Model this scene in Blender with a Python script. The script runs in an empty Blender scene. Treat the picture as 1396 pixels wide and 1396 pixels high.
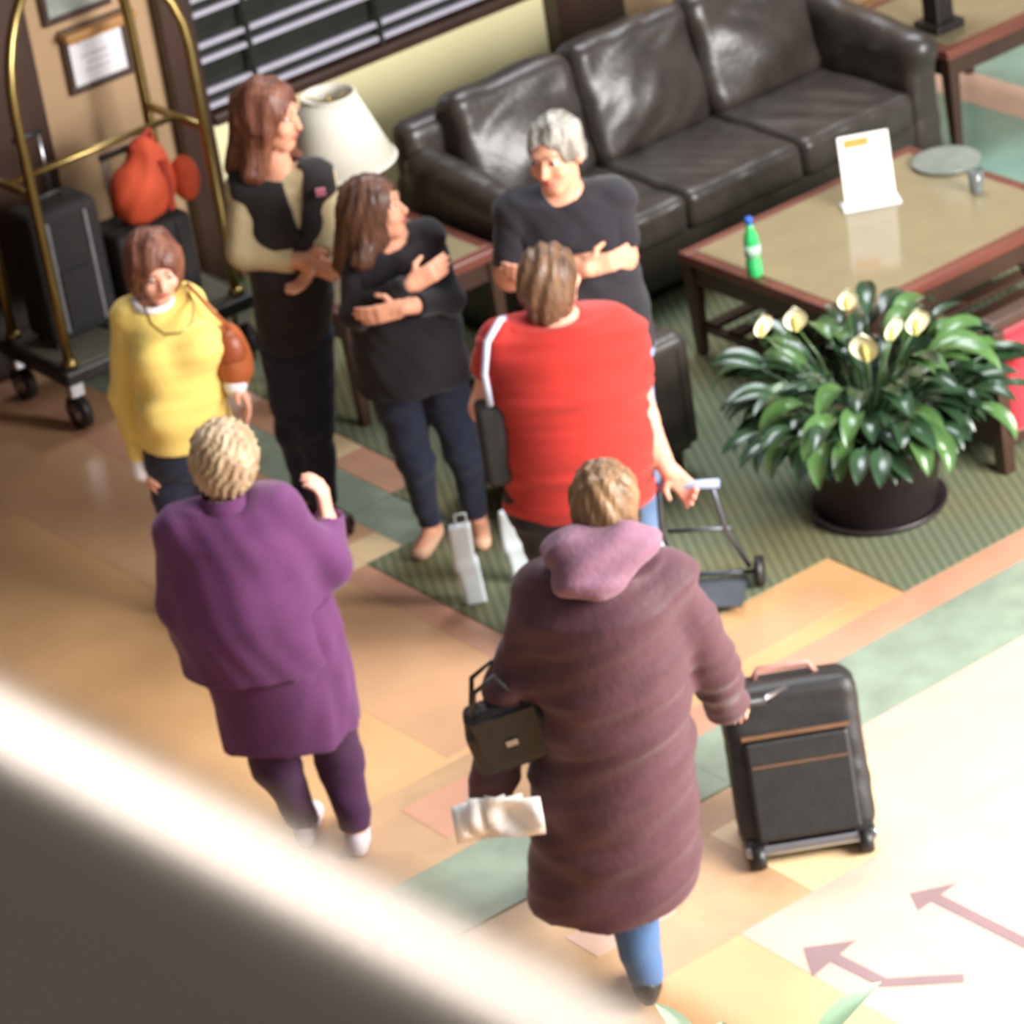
import bpy, bmesh, math, random
import numpy as np
from mathutils import Vector, Matrix
random.seed(7); rng = np.random.default_rng(7)

# ------------------------------------------------------------------ camera
PX = 1396.0; FOC = 5200.0
PITCH, ROLL, TH, CAMH = math.radians(27.5), math.radians(9.2), math.radians(56.5), 6.6
A3 = lambda *v: np.array(v, float)
HD = A3(math.cos(TH), math.sin(TH), 0)             # horizontal heading
UP = A3(0, 0, 1)
FW = math.cos(PITCH)*HD - math.sin(PITCH)*UP
RH = np.cross(HD, UP)                              # horizontal right
U0 = np.cross(RH, FW)
CR = math.cos(ROLL)*RH - math.sin(ROLL)*U0
CU = math.sin(ROLL)*RH + math.cos(ROLL)*U0
CP = -FW*CAMH/math.sin(PITCH)
scene = bpy.context.scene
cd = bpy.data.cameras.new('camera'); cam = bpy.data.objects.new('camera', cd)
scene.collection.objects.link(cam)
cd.sensor_fit = 'HORIZONTAL'; cd.sensor_width = 36.0; cd.lens = 36.0*FOC/PX; cd.clip_start = 0.05; cd.clip_end = 100
cam.matrix_world = Matrix(((CR[0], CU[0], -FW[0], CP[0]), (CR[1], CU[1], -FW[1], CP[1]), (CR[2], CU[2], -FW[2], CP[2]), (0, 0, 0, 1)))
cd.dof.use_dof = True; cd.dof.focus_distance = 6.5; cd.dof.aperture_fstop = 8.0
scene.camera = cam

# ------------------------------------------------------------------ light
w = bpy.data.worlds.new('world'); scene.world = w; w.use_nodes = True
w.node_tree.nodes['Background'].inputs[0].default_value = (0.95, 0.97, 1.0, 1)
w.node_tree.nodes['Background'].inputs[1].default_value = 0.30
def area(name, loc, target, sx, sy, power, col):
    l = bpy.data.lights.new(name, 'AREA'); l.shape = 'RECTANGLE'; l.size = sx; l.size_y = sy; l.energy = power; l.color = col
    o = bpy.data.objects.new(name, l); scene.collection.objects.link(o); o.location = loc
    o.rotation_euler = (Vector(target)-Vector(loc)).to_track_quat('-Z', 'Y').to_euler(); return o
area('window_daylight', (1.9, -6.6, 3.3), (-0.4, -2.2, 0.3), 4.0, 3.0, 1450, (1.0, 0.98, 0.95))
area('clerestory_daylight', (4.0, 3.3, 10.6), (-1.2, -2.2, 0.0), 7.0, 4.0, 1500, (0.90, 0.95, 1.0))
vs = scene.view_settings
vs.view_transform = 'Standard'; vs.look = 'None'; vs.gamma = 1.0; vs.use_curve_mapping = False; vs.exposure = 0.02

# ------------------------------------------------------------------ pixel helpers (a pixel gives a direction, surfaces give the distance)
def ray(px, py):
    d = FW*FOC + CR*(px-698) + CU*(698-py); return d/np.linalg.norm(d)
def on_floor(px, py, z=0.0):
    d = ray(px, py); return CP + d*(z-CP[2])/d[2]
def on_plane(px, py, axis, v):
    d = ray(px, py); return CP + d*(v-CP[axis])/d[axis]
def on_upright(px, py, root, dep=0.0):
    "point on the upright plane across the view through a floor point, dep metres behind it"
    d = ray(px, py); t = ((root-CP)@HD + dep)/(d@HD); return CP + d*t
def unit(v): v = np.asarray(v, float); return v/(np.linalg.norm(v)+1e-12)

# ------------------------------------------------------------------ materials
MATS = {}
def mat(name, col, rough=0.7, metal=0.0, var=0.12, scale=14.0, bump=0.15, bscale=60.0, col2=None, spec=0.5, sheen=0.0, coat=0.0, stretch=(1, 1, 1), trans=0.0):
    if name in MATS: return MATS[name]
    m = bpy.data.materials.new(name); m.use_nodes = True; nt = m.node_tree; N = nt.nodes; L = nt.links
    b = N['Principled BSDF']
    tc = N.new('ShaderNodeTexCoord'); mp = N.new('ShaderNodeMapping'); mp.inputs['Scale'].default_value = stretch
    L.new(tc.outputs['Object'], mp.inputs[0])
    n = N.new('ShaderNodeTexNoise'); n.inputs['Scale'].default_value = scale; n.inputs['Detail'].default_value = 4
    L.new(mp.outputs[0], n.inputs[0])
    r = N.new('ShaderNodeValToRGB'); c = np.array(col); c2 = np.array(col2) if col2 is not None else np.clip(c*(1+var), 0, 1)
    c1 = c if col2 is not None else c*(1-var)
    r.color_ramp.elements[0].color = (*c1, 1); r.color_ramp.elements[1].color = (*c2, 1)
    r.color_ramp.elements[0].position = 0.32; r.color_ramp.elements[1].position = 0.68
    L.new(n.outputs[0], r.inputs[0]); L.new(r.outputs[0], b.inputs['Base Color'])
    b.inputs['Roughness'].default_value = rough; b.inputs['Metallic'].default_value = metal
    b.inputs['Specular IOR Level'].default_value = spec; b.inputs['Sheen Weight'].default_value = sheen; b.inputs['Coat Weight'].default_value = coat
    b.inputs['Transmission Weight'].default_value = trans
    if bump > 0:
        n2 = N.new('ShaderNodeTexNoise'); n2.inputs['Scale'].default_value = bscale; n2.inputs['Detail'].default_value = 3
        L.new(mp.outputs[0], n2.inputs[0]); bp = N.new('ShaderNodeBump'); bp.inputs['Strength'].default_value = bump; bp.inputs['Distance'].default_value = 0.01
        L.new(n2.outputs[0], bp.inputs['Height']); L.new(bp.outputs[0], b.inputs['Normal'])
    MATS[name] = m; return m
def srgb(r, g, b):
    f = lambda v: (v/255/12.92) if v/255 <= 0.04045 else ((v/255+0.055)/1.055)**2.4
    return (f(r), f(g), f(b))

# ------------------------------------------------------------------ object helpers
COL = scene.collection
WL = {}
def tag(o, label=None, cat=None, group=None, kind=None):
    if label: o['label'] = label
    if cat: o['category'] = cat
    if group: o['group'] = group
    if kind: o['kind'] = kind
    return o
def empty(name, loc, label=None, cat=None, group=None, kind=None):
    o = bpy.data.objects.new(name, None); COL.objects.link(o); o.location = loc; o.empty_display_size = 0.1
    WL[o.name] = np.array(loc, float); return tag(o, label, cat, group, kind)
def link_mesh(name, me, m, parent=None, loc=None):
    o = bpy.data.objects.new(name, me); COL.objects.link(o)
    if m: me.materials.append(m)
    if parent is not None: o.parent = parent; WL[o.name] = WL[parent.name]
    else:
        l = np.array(loc if loc is not None else (0, 0, 0), float); o.location = l; WL[o.name] = l
    return o
def mesh_obj(name, V, F, m, parent=None, loc=None, smooth=True):
    base = WL[parent.name] if parent is not None else np.array(loc if loc is not None else (0, 0, 0), float)
    me = bpy.data.meshes.new(name); V = np.asarray(V, float)-base
    if isinstance(F, np.ndarray):
        n = len(F); k = F.shape[1]
        me.vertices.add(len(V)); me.vertices.foreach_set('co', V.astype(np.float32).ravel())
        me.loops.add(n*k); me.loops.foreach_set('vertex_index', F.astype(np.int32).ravel())
        me.polygons.add(n); me.polygons.foreach_set('loop_start', np.arange(0, n*k, k, dtype=np.int32))
        me.update(calc_edges=True); me.validate()
    else:
        me.from_pydata([tuple(v) for v in V], [], F); me.update()
    if smooth: me.polygons.foreach_set('use_smooth', [True]*len(me.polygons))
    return link_mesh(name, me, m, parent, loc)
def bm_obj(name, bm, m, parent=None, loc=None, smooth=False):
    base = WL[parent.name] if parent is not None else np.array(loc if loc is not None else (0, 0, 0), float)
    for v in bm.verts: v.co -= Vector(base)
    bmesh.ops.recalc_face_normals(bm, faces=bm.faces[:])
    me = bpy.data.meshes.new(name); bm.to_mesh(me); bm.free()
    if smooth: me.polygons.foreach_set('use_smooth', [True]*len(me.polygons))
    return link_mesh(name, me, m, parent, loc)
def box(name, c, s, m, parent=None, loc=None, bevel=0.0, rot=None, seg=2):
    bm = bmesh.new(); bmesh.ops.create_cube(bm, size=1.0)
    for v in bm.verts: v.co = Vector((v.co.x*s[0], v.co.y*s[1], v.co.z*s[2]))
    if bevel: bmesh.ops.bevel(bm, geom=bm.edges[:], offset=bevel, segments=seg, profile=0.5, affect='EDGES')
    R = Matrix(rot.tolist()) if isinstance(rot, np.ndarray) else (Matrix.Rotation(rot, 3, 'Z') if rot else None)
    for v in bm.verts: v.co = (R @ v.co if R else v.co) + Vector(c)
    return bm_obj(name, bm, m, parent, loc, smooth=False)
def tube_geo(pts, r, n=10, closed=False, V=None, F=None):
    V = [] if V is None else V; F = [] if F is None else F
    pts = [np.array(p, float) for p in pts]; o = len(V); k = len(pts)
    rr = r if hasattr(r, '__len__') else [r]*k
    t0 = unit(pts[1]-pts[0]); a = unit(np.cross(t0, UP if abs(t0[2]) < .9 else A3(1, 0, 0)))
    for i, p in enumerate(pts):
        if closed: t = unit(pts[(i+1) % k]-pts[i-1])
        else: t = unit(pts[min(i+1, k-1)]-pts[max(i-1, 0)])
        a = unit(a-t*(a@t)); b = np.cross(t, a)
        for j in range(n): V.append(p+rr[i]*(math.cos(2*math.pi*j/n)*a+math.sin(2*math.pi*j/n)*b))
    for i in range(k if closed else k-1):
        for j in range(n):
            i2 = (i+1) % k; F.append((o+i*n+j, o+i*n+(j+1) % n, o+i2*n+(j+1) % n, o+i2*n+j))
    if not closed: F.append(tuple(o+j for j in range(n))[::-1]); F.append(tuple(o+(k-1)*n+j for j in range(n)))
    return V, F
def tube(name, pts, r, m, parent=None, loc=None, n=10, closed=False):
    V, F = tube_geo(pts, r, n, closed); return mesh_obj(name, V, F, m, parent, loc)
def lathe(name, c, prof, m, parent=None, loc=None, n=28, axis=None):
    V, F = [], []; c = np.array(c, float)
    for (r, z) in prof:
        for j in range(n): a = 2*math.pi*j/n; V.append(c+A3(r*math.cos(a), r*math.sin(a), z))
    k = len(prof)
    for i in range(k-1):
        for j in range(n): F.append((i*n+j, i*n+(j+1) % n, (i+1)*n+(j+1) % n, (i+1)*n+j))
    F.append(tuple(range(n))[::-1]); F.append(tuple((k-1)*n+j for j in range(n)))
    return mesh_obj(name, V, F, m, parent, loc)
def copy_tree(o, loc=None, rotz=0, scale=None):
    c = o.copy(); COL.objects.link(c)
    if loc is not None: c.location = loc; c.rotation_euler = (0, 0, rotz)
    if scale: c.scale = (scale,)*3
    WL[c.name] = np.array(c.location)
    for ch in list(o.children):
        d = ch.copy(); COL.objects.link(d); d.parent = c
        for g in list(ch.children):
            e = g.copy(); COL.objects.link(e); e.parent = d
    return c

# ------------------------------------------------------------------ distance fields -> continuous meshes
def smin(a, b, k):
    if k <= 0: return np.minimum(a, b)
    h = np.clip(0.5+0.5*(b-a)/k, 0, 1); return b*(1-h)+a*h-k*h*(1-h)
class Field:
    def __init__(s, lo, hi, res):
        s.lo = np.array(lo, float); s.res = res; s.n = np.maximum(((np.array(hi)-s.lo)/res).astype(int)+2, 4)
        s.ax = [(s.lo[i]+res*np.arange(s.n[i])).astype(np.float32) for i in range(3)]
        s.v = np.full(s.n, 0.09, np.float32)
    def block(s, lo, hi):
        i0 = [int(max(0, math.floor((lo[i]-s.lo[i])/s.res))) for i in range(3)]; i1 = [int(min(s.n[i], math.ceil((hi[i]-s.lo[i])/s.res)+1)) for i in range(3)]
        if any(i1[i] <= i0[i] for i in range(3)): return None, None
        sl = tuple(slice(i0[i], i1[i]) for i in range(3))
        return sl, np.meshgrid(*[s.ax[i][sl[i]] for i in range(3)], indexing='ij')
    @staticmethod
    def dist(pr, X, Y, Z, inf=0.0):
        k = pr[0]
        if k == 'cone':
            _, a, b, ra, rb = pr; d = b-a; L = d@d+1e-9
            t = np.clip(((X-a[0])*d[0]+(Y-a[1])*d[1]+(Z-a[2])*d[2])/L, 0, 1)
            return np.sqrt((X-a[0]-t*d[0])**2+(Y-a[1]-t*d[1])**2+(Z-a[2]-t*d[2])**2)-(ra+(rb-ra)*t)-inf
        if k == 'ell':
            _, c, r, R = pr; p = [(X-c[0])*R[i][0]+(Y-c[1])*R[i][1]+(Z-c[2])*R[i][2] for i in range(3)]
            r = np.array(r)+inf
            k0 = np.sqrt(sum((p[i]/r[i])**2 for i in range(3)))+1e-6; k1 = np.sqrt(sum((p[i]/r[i]**2)**2 for i in range(3)))+1e-6
            return k0*(k0-1)/k1
        if k == 'box':
            _, c, hs, R, rad = pr; p = [np.abs((X-c[0])*R[i][0]+(Y-c[1])*R[i][1]+(Z-c[2])*R[i][2])-(hs[i]-rad) for i in range(3)]
            o = np.sqrt(sum(np.maximum(q, 0)**2 for q in p)); return o+np.minimum(np.maximum(p[0], np.maximum(p[1], p[2])), 0)-rad-inf
        if k == 'loft':
            _, st, sx, sy = pr; zs = [q[0] for q in st]; zz = Z
            g = lambda i: np.interp(zz, zs, [q[i] for q in st]).astype(np.float32)
            cx, cy, a, b = g(1), g(2), g(3)+inf, g(4)+inf
            u = (X-cx)*sx[0]+(Y-cy)*sx[1]; v = (X-cx)*sy[0]+(Y-cy)*sy[1]
            k0 = np.sqrt((u/a)**2+(v/b)**2)+1e-6; k1 = np.sqrt((u/a**2)**2+(v/b**2)**2)+1e-6
            d = k0*(k0-1)/k1; ez = np.maximum(zs[0]-zz, zz-zs[-1])
            return np.maximum(d, ez)
    @staticmethod
    def bounds(pr, m):
        k = pr[0]
        if k == 'cone': r = max(pr[3], pr[4])+m; return np.minimum(pr[1], pr[2])-r, np.maximum(pr[1], pr[2])+r
        if k == 'ell': r = max(pr[2])+m; return pr[1]-r, pr[1]+r
        if k == 'box': r = np.linalg.norm(pr[2])+m; return pr[1]-r, pr[1]+r
        if k == 'loft':
            st = np.array(pr[1]); r = max(st[:, 3].max(), st[:, 4].max())+m
            return A3(st[:, 1].min()-r, st[:, 2].min()-r, st[0, 0]-m), A3(st[:, 1].max()+r, st[:, 2].max()+r, st[-1, 0]+m)
    def add(s, pr, k=0.02, inf=0.0):
        lo, hi = s.bounds(pr, max(inf, 0)+k+0.04); sl, g = s.block(lo, hi)
        if sl: s.v[sl] = smin(s.v[sl], s.dist(pr, *g, inf), k)
        return s
    def sub(s, pr, k=0.01, inf=0.0):
        lo, hi = s.bounds(pr, max(inf, 0)+k+0.04); sl, g = s.block(lo, hi)
        if sl: s.v[sl] = -smin(-s.v[sl], s.dist(pr, *g, inf), k)
        return s
    def cut(s, p, n):
        "keep the side the normal n points away from"
        n = unit(n); g = np.meshgrid(*s.ax, indexing='ij'); s.v = np.maximum(s.v, (g[0]-p[0])*n[0]+(g[1]-p[1])*n[1]+(g[2]-p[2])*n[2]).astype(np.float32); return s
    def noise(s, amp, fx, fy, fz, seed=0, octv=3):
        r = np.random.default_rng(seed); g = np.meshgrid(*s.ax, indexing='ij'); t = 0
        for i in range(octv):
            q = 1.7**i; ph = r.uniform(0, 6.28, 3); jit = r.uniform(.7, 1.3, 3)*r.choice([-1, 1], 3)
            t = t + np.sin(g[0]*fx*q*jit[0]+g[1]*fy*q*jit[1]+g[2]*fz*q*jit[2]+ph[0]+1.2*np.sin(g[2]*fz*q*.5+ph[1]+g[0]*fx*.4))/q
        s.v = (s.v+amp*t).astype(np.float32); return s
    def mesh(s):
        v = s.v.copy(); v[0], v[-1] = .05, .05; v[:, 0], v[:, -1] = .05, .05; v[:, :, 0], v[:, :, -1] = .05, .05
        ins = v < 0; nx, ny, nz = s.n
        c = np.zeros((nx-1, ny-1, nz-1), np.uint8)
        for dx in (0, 1):
            for dy in (0, 1):
                for dz in (0, 1): c += ins[dx:nx-1+dx, dy:ny-1+dy, dz:nz-1+dz]
        idx = np.argwhere((c > 0) & (c < 8)); ids = np.full(c.shape, -1, np.int32); ids[tuple(idx.T)] = np.arange(len(idx))
        acc = np.zeros((len(idx), 3)); cnt = np.zeros(len(idx))
        cor = [(a, b, d) for a in (0, 1) for b in (0, 1) for d in (0, 1)]
        for a in cor:
            for ax in range(3):
                if a[ax]: continue
                b = list(a); b[ax] = 1
                va = v[idx[:, 0]+a[0], idx[:, 1]+a[1], idx[:, 2]+a[2]]; vb = v[idx[:, 0]+b[0], idx[:, 1]+b[1], idx[:, 2]+b[2]]
                m = (va < 0) != (vb < 0); t = np.where(m, va/(va-vb+1e-12*(~m)), 0)
                for q in range(3): acc[m, q] += a[q]+(t[m] if q == ax else 0)
                cnt[m] += 1
        V = s.lo+(idx+acc/cnt[:, None])*s.res; Fs = []
        for ax in range(3):
            sa = [slice(0, None)]*3; sb = [slice(0, None)]*3; sa[ax] = slice(0, -1); sb[ax] = slice(1, None)
            A_, B_ = ins[tuple(sa)], ins[tuple(sb)]; e = np.argwhere(A_ != B_)
            o1, o2 = [(1, 2), (2, 0), (0, 1)][ax]
            e = e[(e[:, o1] > 0) & (e[:, o2] > 0)]
            e = e[(e[:, o1] < s.n[o1]-1) & (e[:, o2] < s.n[o2]-1)]
            fl = A_[tuple(e.T)]
            def cell(d1, d2): q = e.copy(); q[:, o1] -= d1; q[:, o2] -= d2; return ids[tuple(q.T)]
            q = np.stack([cell(1, 1), cell(0, 1), cell(0, 0), cell(1, 0)], 1)
            q[~fl] = q[~fl][:, ::-1]; Fs.append(q)
        F = np.concatenate(Fs); F = F[(F >= 0).all(1)]
        return V, F
def field_obj(name, F, m, parent=None, loc=None):
    V, Q = F.mesh(); return mesh_obj(name, V, Q, m, parent, loc)
EYE = np.eye(3)
def frame(f, u):
    "rows: side, forward, up"
    f = unit(f); u = np.asarray(u, float); s = unit(np.cross(f, u)); return np.array([s, f, np.cross(s, f)])
def blob(name, prims, m, parent=None, loc=None, res=0.008, k=0.01, noise=None, subs=(), cuts=()):
    bs = [Field.bounds(p, 0.03+k) for p in prims]; lo = np.min([b[0] for b in bs], 0); hi = np.max([b[1] for b in bs], 0)
    F = Field(lo, hi, res)
    for p in prims: F.add(p, k)
    if noise: F.noise(*noise)
    for p in subs: F.sub(p, 0.006)
    for p, n in cuts: F.cut(p, n)
    return field_obj(name, F, m, parent, loc)

# ------------------------------------------------------------------ palette
M_TAN = mat('floor_tan', srgb(198, 154, 108), 0.32, var=0.10, scale=2.2, bump=0.03, bscale=20)
M_TAN2 = mat('floor_tan_pinkish', srgb(192, 148, 112), 0.32, var=0.08, scale=3, bump=0.03, bscale=20)
M_PINK = mat('floor_pink', srgb(188, 138, 112), 0.32, var=0.08, scale=5, bump=0.03, bscale=20)
M_ROSE = mat('floor_rose', srgb(192, 160, 142), 0.32, var=0.07, scale=5, bump=0.03, bscale=20)
M_MAUVE = mat('floor_mauve', srgb(126, 98, 98), 0.35, var=0.06, scale=5, bump=0.03, bscale=20)
M_SAGE = mat('floor_sage', srgb(130, 142, 124), 0.28, var=0.14, scale=7, bump=0.03, bscale=20)
M_TEAL = mat('floor_teal', srgb(124, 154, 140), 0.28, var=0.12, scale=5, bump=0.03, bscale=20)
M_CREAM = mat('floor_cream', srgb(212, 184, 142), 0.32, var=0.05, scale=4, bump=0.03, bscale=20)
M_BROWN = mat('floor_brownish', srgb(178, 142, 106), 0.34, var=0.10, scale=6, bump=0.03, bscale=20)
M_DWOOD = mat('dark_wood', srgb(62, 42, 34), 0.35, var=0.2, scale=6, bump=0.05, bscale=40, stretch=(1, 1, 0.15))
M_MWOOD = mat('mahogany', srgb(104, 58, 48), 0.3, var=0.2, scale=8, bump=0.04, bscale=40, stretch=(0.2, 1, 1))
M_TANWALL = mat('tan_wall', srgb(178, 146, 112), 0.8, var=0.04, scale=4, bump=0.05)
M_CREAMWALL = mat('cream_wall', srgb(246, 234, 184), 0.8, var=0.03, scale=3, bump=0.05)
M_LEATHER = mat('brown_black_leather', srgb(50, 43, 39), 0.38, var=0.25, scale=9, bump=0.25, bscale=26, spec=0.6)
M_KHAKI = mat('khaki_polished_top', srgb(134, 122, 94), 0.12, var=0.05, scale=7, bump=0.0)
M_BRASS = mat('brass', srgb(168, 146, 92), 0.36, metal=1.0, var=0.1, scale=6, bump=0.02)
M_SILVER = mat('silver_metal', srgb(190, 190, 195), 0.3, metal=1.0, var=0.05, bump=0.0)
M_BLACKP = mat('black_plastic', srgb(30, 28, 28), 0.45, var=0.15, bump=0.05)
M_BLACKF = mat('black_fabric', srgb(32, 30, 30), 0.8, var=0.2, scale=30, bump=0.3, bscale=250)
M_WHITE = mat('white_paper', srgb(240, 236, 232), 0.7, var=0.02, bump=0.0)

def carpet_mat():
    m = bpy.data.materials.new('olive_carpet'); m.use_nodes = True; N = m.node_tree.nodes; L = m.node_tree.links; b = N['Principled BSDF']
    tc = N.new('ShaderNodeTexCoord'); mp = N.new('ShaderNodeMapping'); mp.inputs['Rotation'].default_value = (0, 0, math.radians(28)); L.new(tc.outputs['Object'], mp.inputs[0])
    wv = N.new('ShaderNodeTexWave'); wv.inputs['Scale'].default_value = 8.5; wv.inputs['Distortion'].default_value = 0.4; wv.inputs['Detail'].default_value = 1; L.new(mp.outputs[0], wv.inputs[0])
    r1 = N.new('ShaderNodeValToRGB'); r1.color_ramp.elements[0].color = (*srgb(76, 80, 60), 1); r1.color_ramp.elements[1].color = (*srgb(124, 120, 88), 1); L.new(wv.outputs[0], r1.inputs[0])
    nz = N.new('ShaderNodeTexNoise'); nz.inputs['Scale'].default_value = 1.6; L.new(tc.outputs['Object'], nz.inputs[0])
    r2 = N.new('ShaderNodeValToRGB'); r2.color_ramp.elements[0].color = (*srgb(122, 118, 86), 1); r2.color_ramp.elements[1].color = (*srgb(104, 120, 102), 1); r2.color_ramp.elements[0].position = .4; r2.color_ramp.elements[1].position = .6; L.new(nz.outputs[0], r2.inputs[0])
    mx = N.new('ShaderNodeMix'); mx.data_type = 'RGBA'; mx.inputs[0].default_value = 0.45; L.new(r1.outputs[0], mx.inputs[6]); L.new(r2.outputs[0], mx.inputs[7]); L.new(mx.outputs[2], b.inputs['Base Color'])
    b.inputs['Roughness'].default_value = 0.95; b.inputs['Specular IOR Level'].default_value = 0.15
    n2 = N.new('ShaderNodeTexNoise'); n2.inputs['Scale'].default_value = 180; L.new(tc.outputs['Object'], n2.inputs[0]); bp = N.new('ShaderNodeBump'); bp.inputs['Strength'].default_value = .4; bp.inputs['Distance'].default_value = .01
    L.new(n2.outputs[0], bp.inputs['Height']); L.new(bp.outputs[0], b.inputs['Normal']); return m
M_CARPET = carpet_mat()

# ------------------------------------------------------------------ floor with inlaid fields
floor = box('floor', (0, -1.5, -0.06), (16, 18, 0.1), M_TAN, loc=(0, 0, 0)); tag(floor, kind='structure')
def poly_slab(name, pts, z0, z1, m, parent):
    n = len(pts); V = [(x, y, z0) for x, y in pts]+[(x, y, z1) for x, y in pts]
    F = [tuple(range(n, 2*n)), tuple(range(n))[::-1]]+[(i, (i+1) % n, n+(i+1) % n, n+i) for i in range(n)]
    return mesh_obj(name, V, F, m, parent, smooth=False)
def inlay(x0, x1, y0, y1, m, top=0.0): return poly_slab('floor_tile', [(x0, y0), (x1, y0), (x1, y1), (x0, y1)], -0.02, top, m, floor)
# base of the tan slab sits at -0.01, inlays close the surface at z = 0
J = 0.0015
carpet = poly_slab('carpet', [(-.59, -1.22), (.5, -1.22), (.5, -1.62), (3.15, -1.62), (3.15, 2.7), (-.03, 2.7), (-.03, .5), (-.2, .5), (-.2, .12), (-.59, .12)], -0.02, 0.004, M_CARPET, floor)
# border on the hall side of the carpet (runs along y)
inlay(-.2+J, -.03-J, .5+J, .92, M_PINK); inlay(-.2+J, -.03-J, .92+J, 1.30, M_CREAM); inlay(-.2+J, -.03-J, 1.30+J, 1.62, M_PINK); inlay(-.2+J, -.03-J, 1.62+J, 2.7, M_ROSE)
inlay(-.42, -.2-J, .12+J, .49, M_SAGE); inlay(-.42, -.2-J, .49+J*2, 2.7, M_SAGE)
inlay(-.59, -.42-J, .12+J, .30, M_CREAM); inlay(-.59, -.42-J, .30+J, 2.7, M_TAN2)
inlay(-.71, -.59-J, -1.22, .12, M_PINK); inlay(-.71, -.59-J, .12+J, .55, M_CREAM); inlay(-.71, -.59-J, .55+J, 2.7, M_PINK)
# border on the window side (runs along x)
inlay(-.71, .5-J, -1.62, -1.22-J, M_TAN); inlay(-.20, .34, -1.53, -1.34, M_TAN2, 0.0015)
inlay(-.71, 6, -1.78, -1.62-J, M_PINK)
inlay(-2.6, -.71-J, -1.71, -1.25, M_BROWN); inlay(-1.52, -1.25, -1.62, -1.36, M_PINK, 0.0015); inlay(-2.1, -1.83, -1.62, -1.36, M_PINK, 0.0015)
inlay(-.71, 6, -2.16, -1.78-J, M_SAGE); inlay(-1.84, -.71-J, -2.09, -1.71-J, M_SAGE); inlay(-2.6, -1.84-J, -2.16, -1.71-J, M_ROSE)
inlay(-.71, 6, -2.26, -2.16-J, M_ROSE); inlay(-2.6, -.71-J, -2.26, -2.09-J*8, M_BROWN)
inlay(-.95, 6, -2.76, -2.26-J, M_CREAM); inlay(-2.6, -.95-J, -2.76, -2.26-J, M_BROWN)
inlay(-1.62, -1.30, -2.52, -2.36, M_ROSE, 0.0015)
inlay(-1.25, 6, -7, -2.76-J, M_ROSE); inlay(-2.6, -1.25-J, -7, -2.76-J, M_TAN)
# the wide hall field
inlay(-1.22, -.71-J, -1.22, 2.7, M_TAN2); inlay(-2.6, -1.22-J, -1.25+J, 1.6, M_TAN); inlay(-2.6, -1.22-J, 1.6+J, 2.7, M_PINK)
# beyond the carpet: teal field with pale rose bands
inlay(3.15+J, 3.72, -1.62, 2.7, M_TEAL); inlay(3.72+J, 3.98, -1.62, 2.7, M_ROSE); inlay(3.98+J, 6, -1.62, 2.7, M_TEAL)
# arrow-shaped mauve inlays in the bright field
def arrow(tip_l, tip_r, tip_b, path):
    P = [on_floor(*q)[:2] for q in (tip_l, tip_r, tip_b)]; poly_slab('floor_tile', [tuple(p) for p in P], -0.02, 0.0015, M_MAUVE, floor)
    Q = [on_floor(*q)[:2] for q in path]
    for si, (a, b) in enumerate(zip(Q[:-1], Q[1:])):
        d = unit(b-a); n = A3(-d[1], d[0])*.022; poly_slab('floor_tile', [tuple(a-n), tuple(b+d*.01-n), tuple(b+d*.01+n), tuple(a+n)], -0.02, 0.0017+.0004*si, M_MAUVE, floor)
arrow((1095, 1292), (1168, 1282), (1108, 1332), [(1130, 1302), (1205, 1340), (1310, 1334)])
arrow((1240, 1218), (1305, 1204), (1252, 1242), [(1275, 1224), (1400, 1287)])

# ------------------------------------------------------------------ walls
WY = 2.72
wx = lambda px, py: on_plane(px, py, 1, WY)[0]
wz = lambda px, py: on_plane(px, py, 1, WY)[2]
xA = wx(42, 60); xB = wx(225, 100); xC = wx(282, 160); xD = wx(748, 30); xE = wx(838, 20)
sillz = wz(405, 112)
wall = box('wall_back', (1.0, WY+.15, 2.0), (14, 0.2, 4.0), M_TANWALL, loc=(0, 0, 0)); tag(wall, kind='structure')
def panel(name, x0, x1, z0, z1, t, m): return box(name, ((x0+x1)/2, WY+.05-t/2, (z0+z1)/2), (x1-x0, t, z1-z0), m, wall, bevel=0.006)
panel('wood_panel', -4, xA, 0, 4, .06, M_DWOOD); panel('wood_column', xB, xC, 0, 4, .10, M_DWOOD)
panel('cream_panel', xC, xD, 0, sillz-.03, .03, M_CREAMWALL); panel('wood_column', xD, xE, 0, 4, .14, M_DWOOD)
panel('cream_panel', xE, 6, 0, 4, .02, M_TANWALL); panel('tan_panel', xA, xB, 0, 4, .03, M_TANWALL)
M_GLASSD = mat('dark_window_glass', srgb(44, 46, 42), 0.12, var=0.1, bump=0.0)
M_SLAT = mat('lilac_grey_slat', srgb(176, 172, 186), 0.4, var=0.05, bump=0.02)
win = empty('window_1', ((xC+xD)/2, WY, sillz)); tag(win, kind='structure')
box('pane', ((xC+xD)/2, WY+.03, sillz+1.0), (xD-xC, .02, 2.0), M_GLASSD, win)
box('sill', ((xC+xD)/2, WY-.01, sillz), (xD-xC, .12, .05), M_DWOOD, win, bevel=.008)
for k in range(8):
    for q in (0, 1):
        z = sillz+.055+k*.205+q*.066
        box('slat', ((xC+xD)/2, WY-.01, z), (xD-xC-.02, .035, .022), M_SLAT, win, bevel=.004)
for px in (.14, .5, .86):
    x = xC+(xD-xC)*px
    box('ladder_cord', (x, WY-.03, sillz+.75), (.022, .012, 1.5), M_GLASSD, win)
ceil = box('alcove_shade_soffit', (-1.6, 1.85, 2.8), (4.6, 1.9, 0.1), M_TANWALL, loc=(0, 0, 0)); tag(ceil, kind='structure')  # unseen overhang added to keep light off the cart alcove
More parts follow.
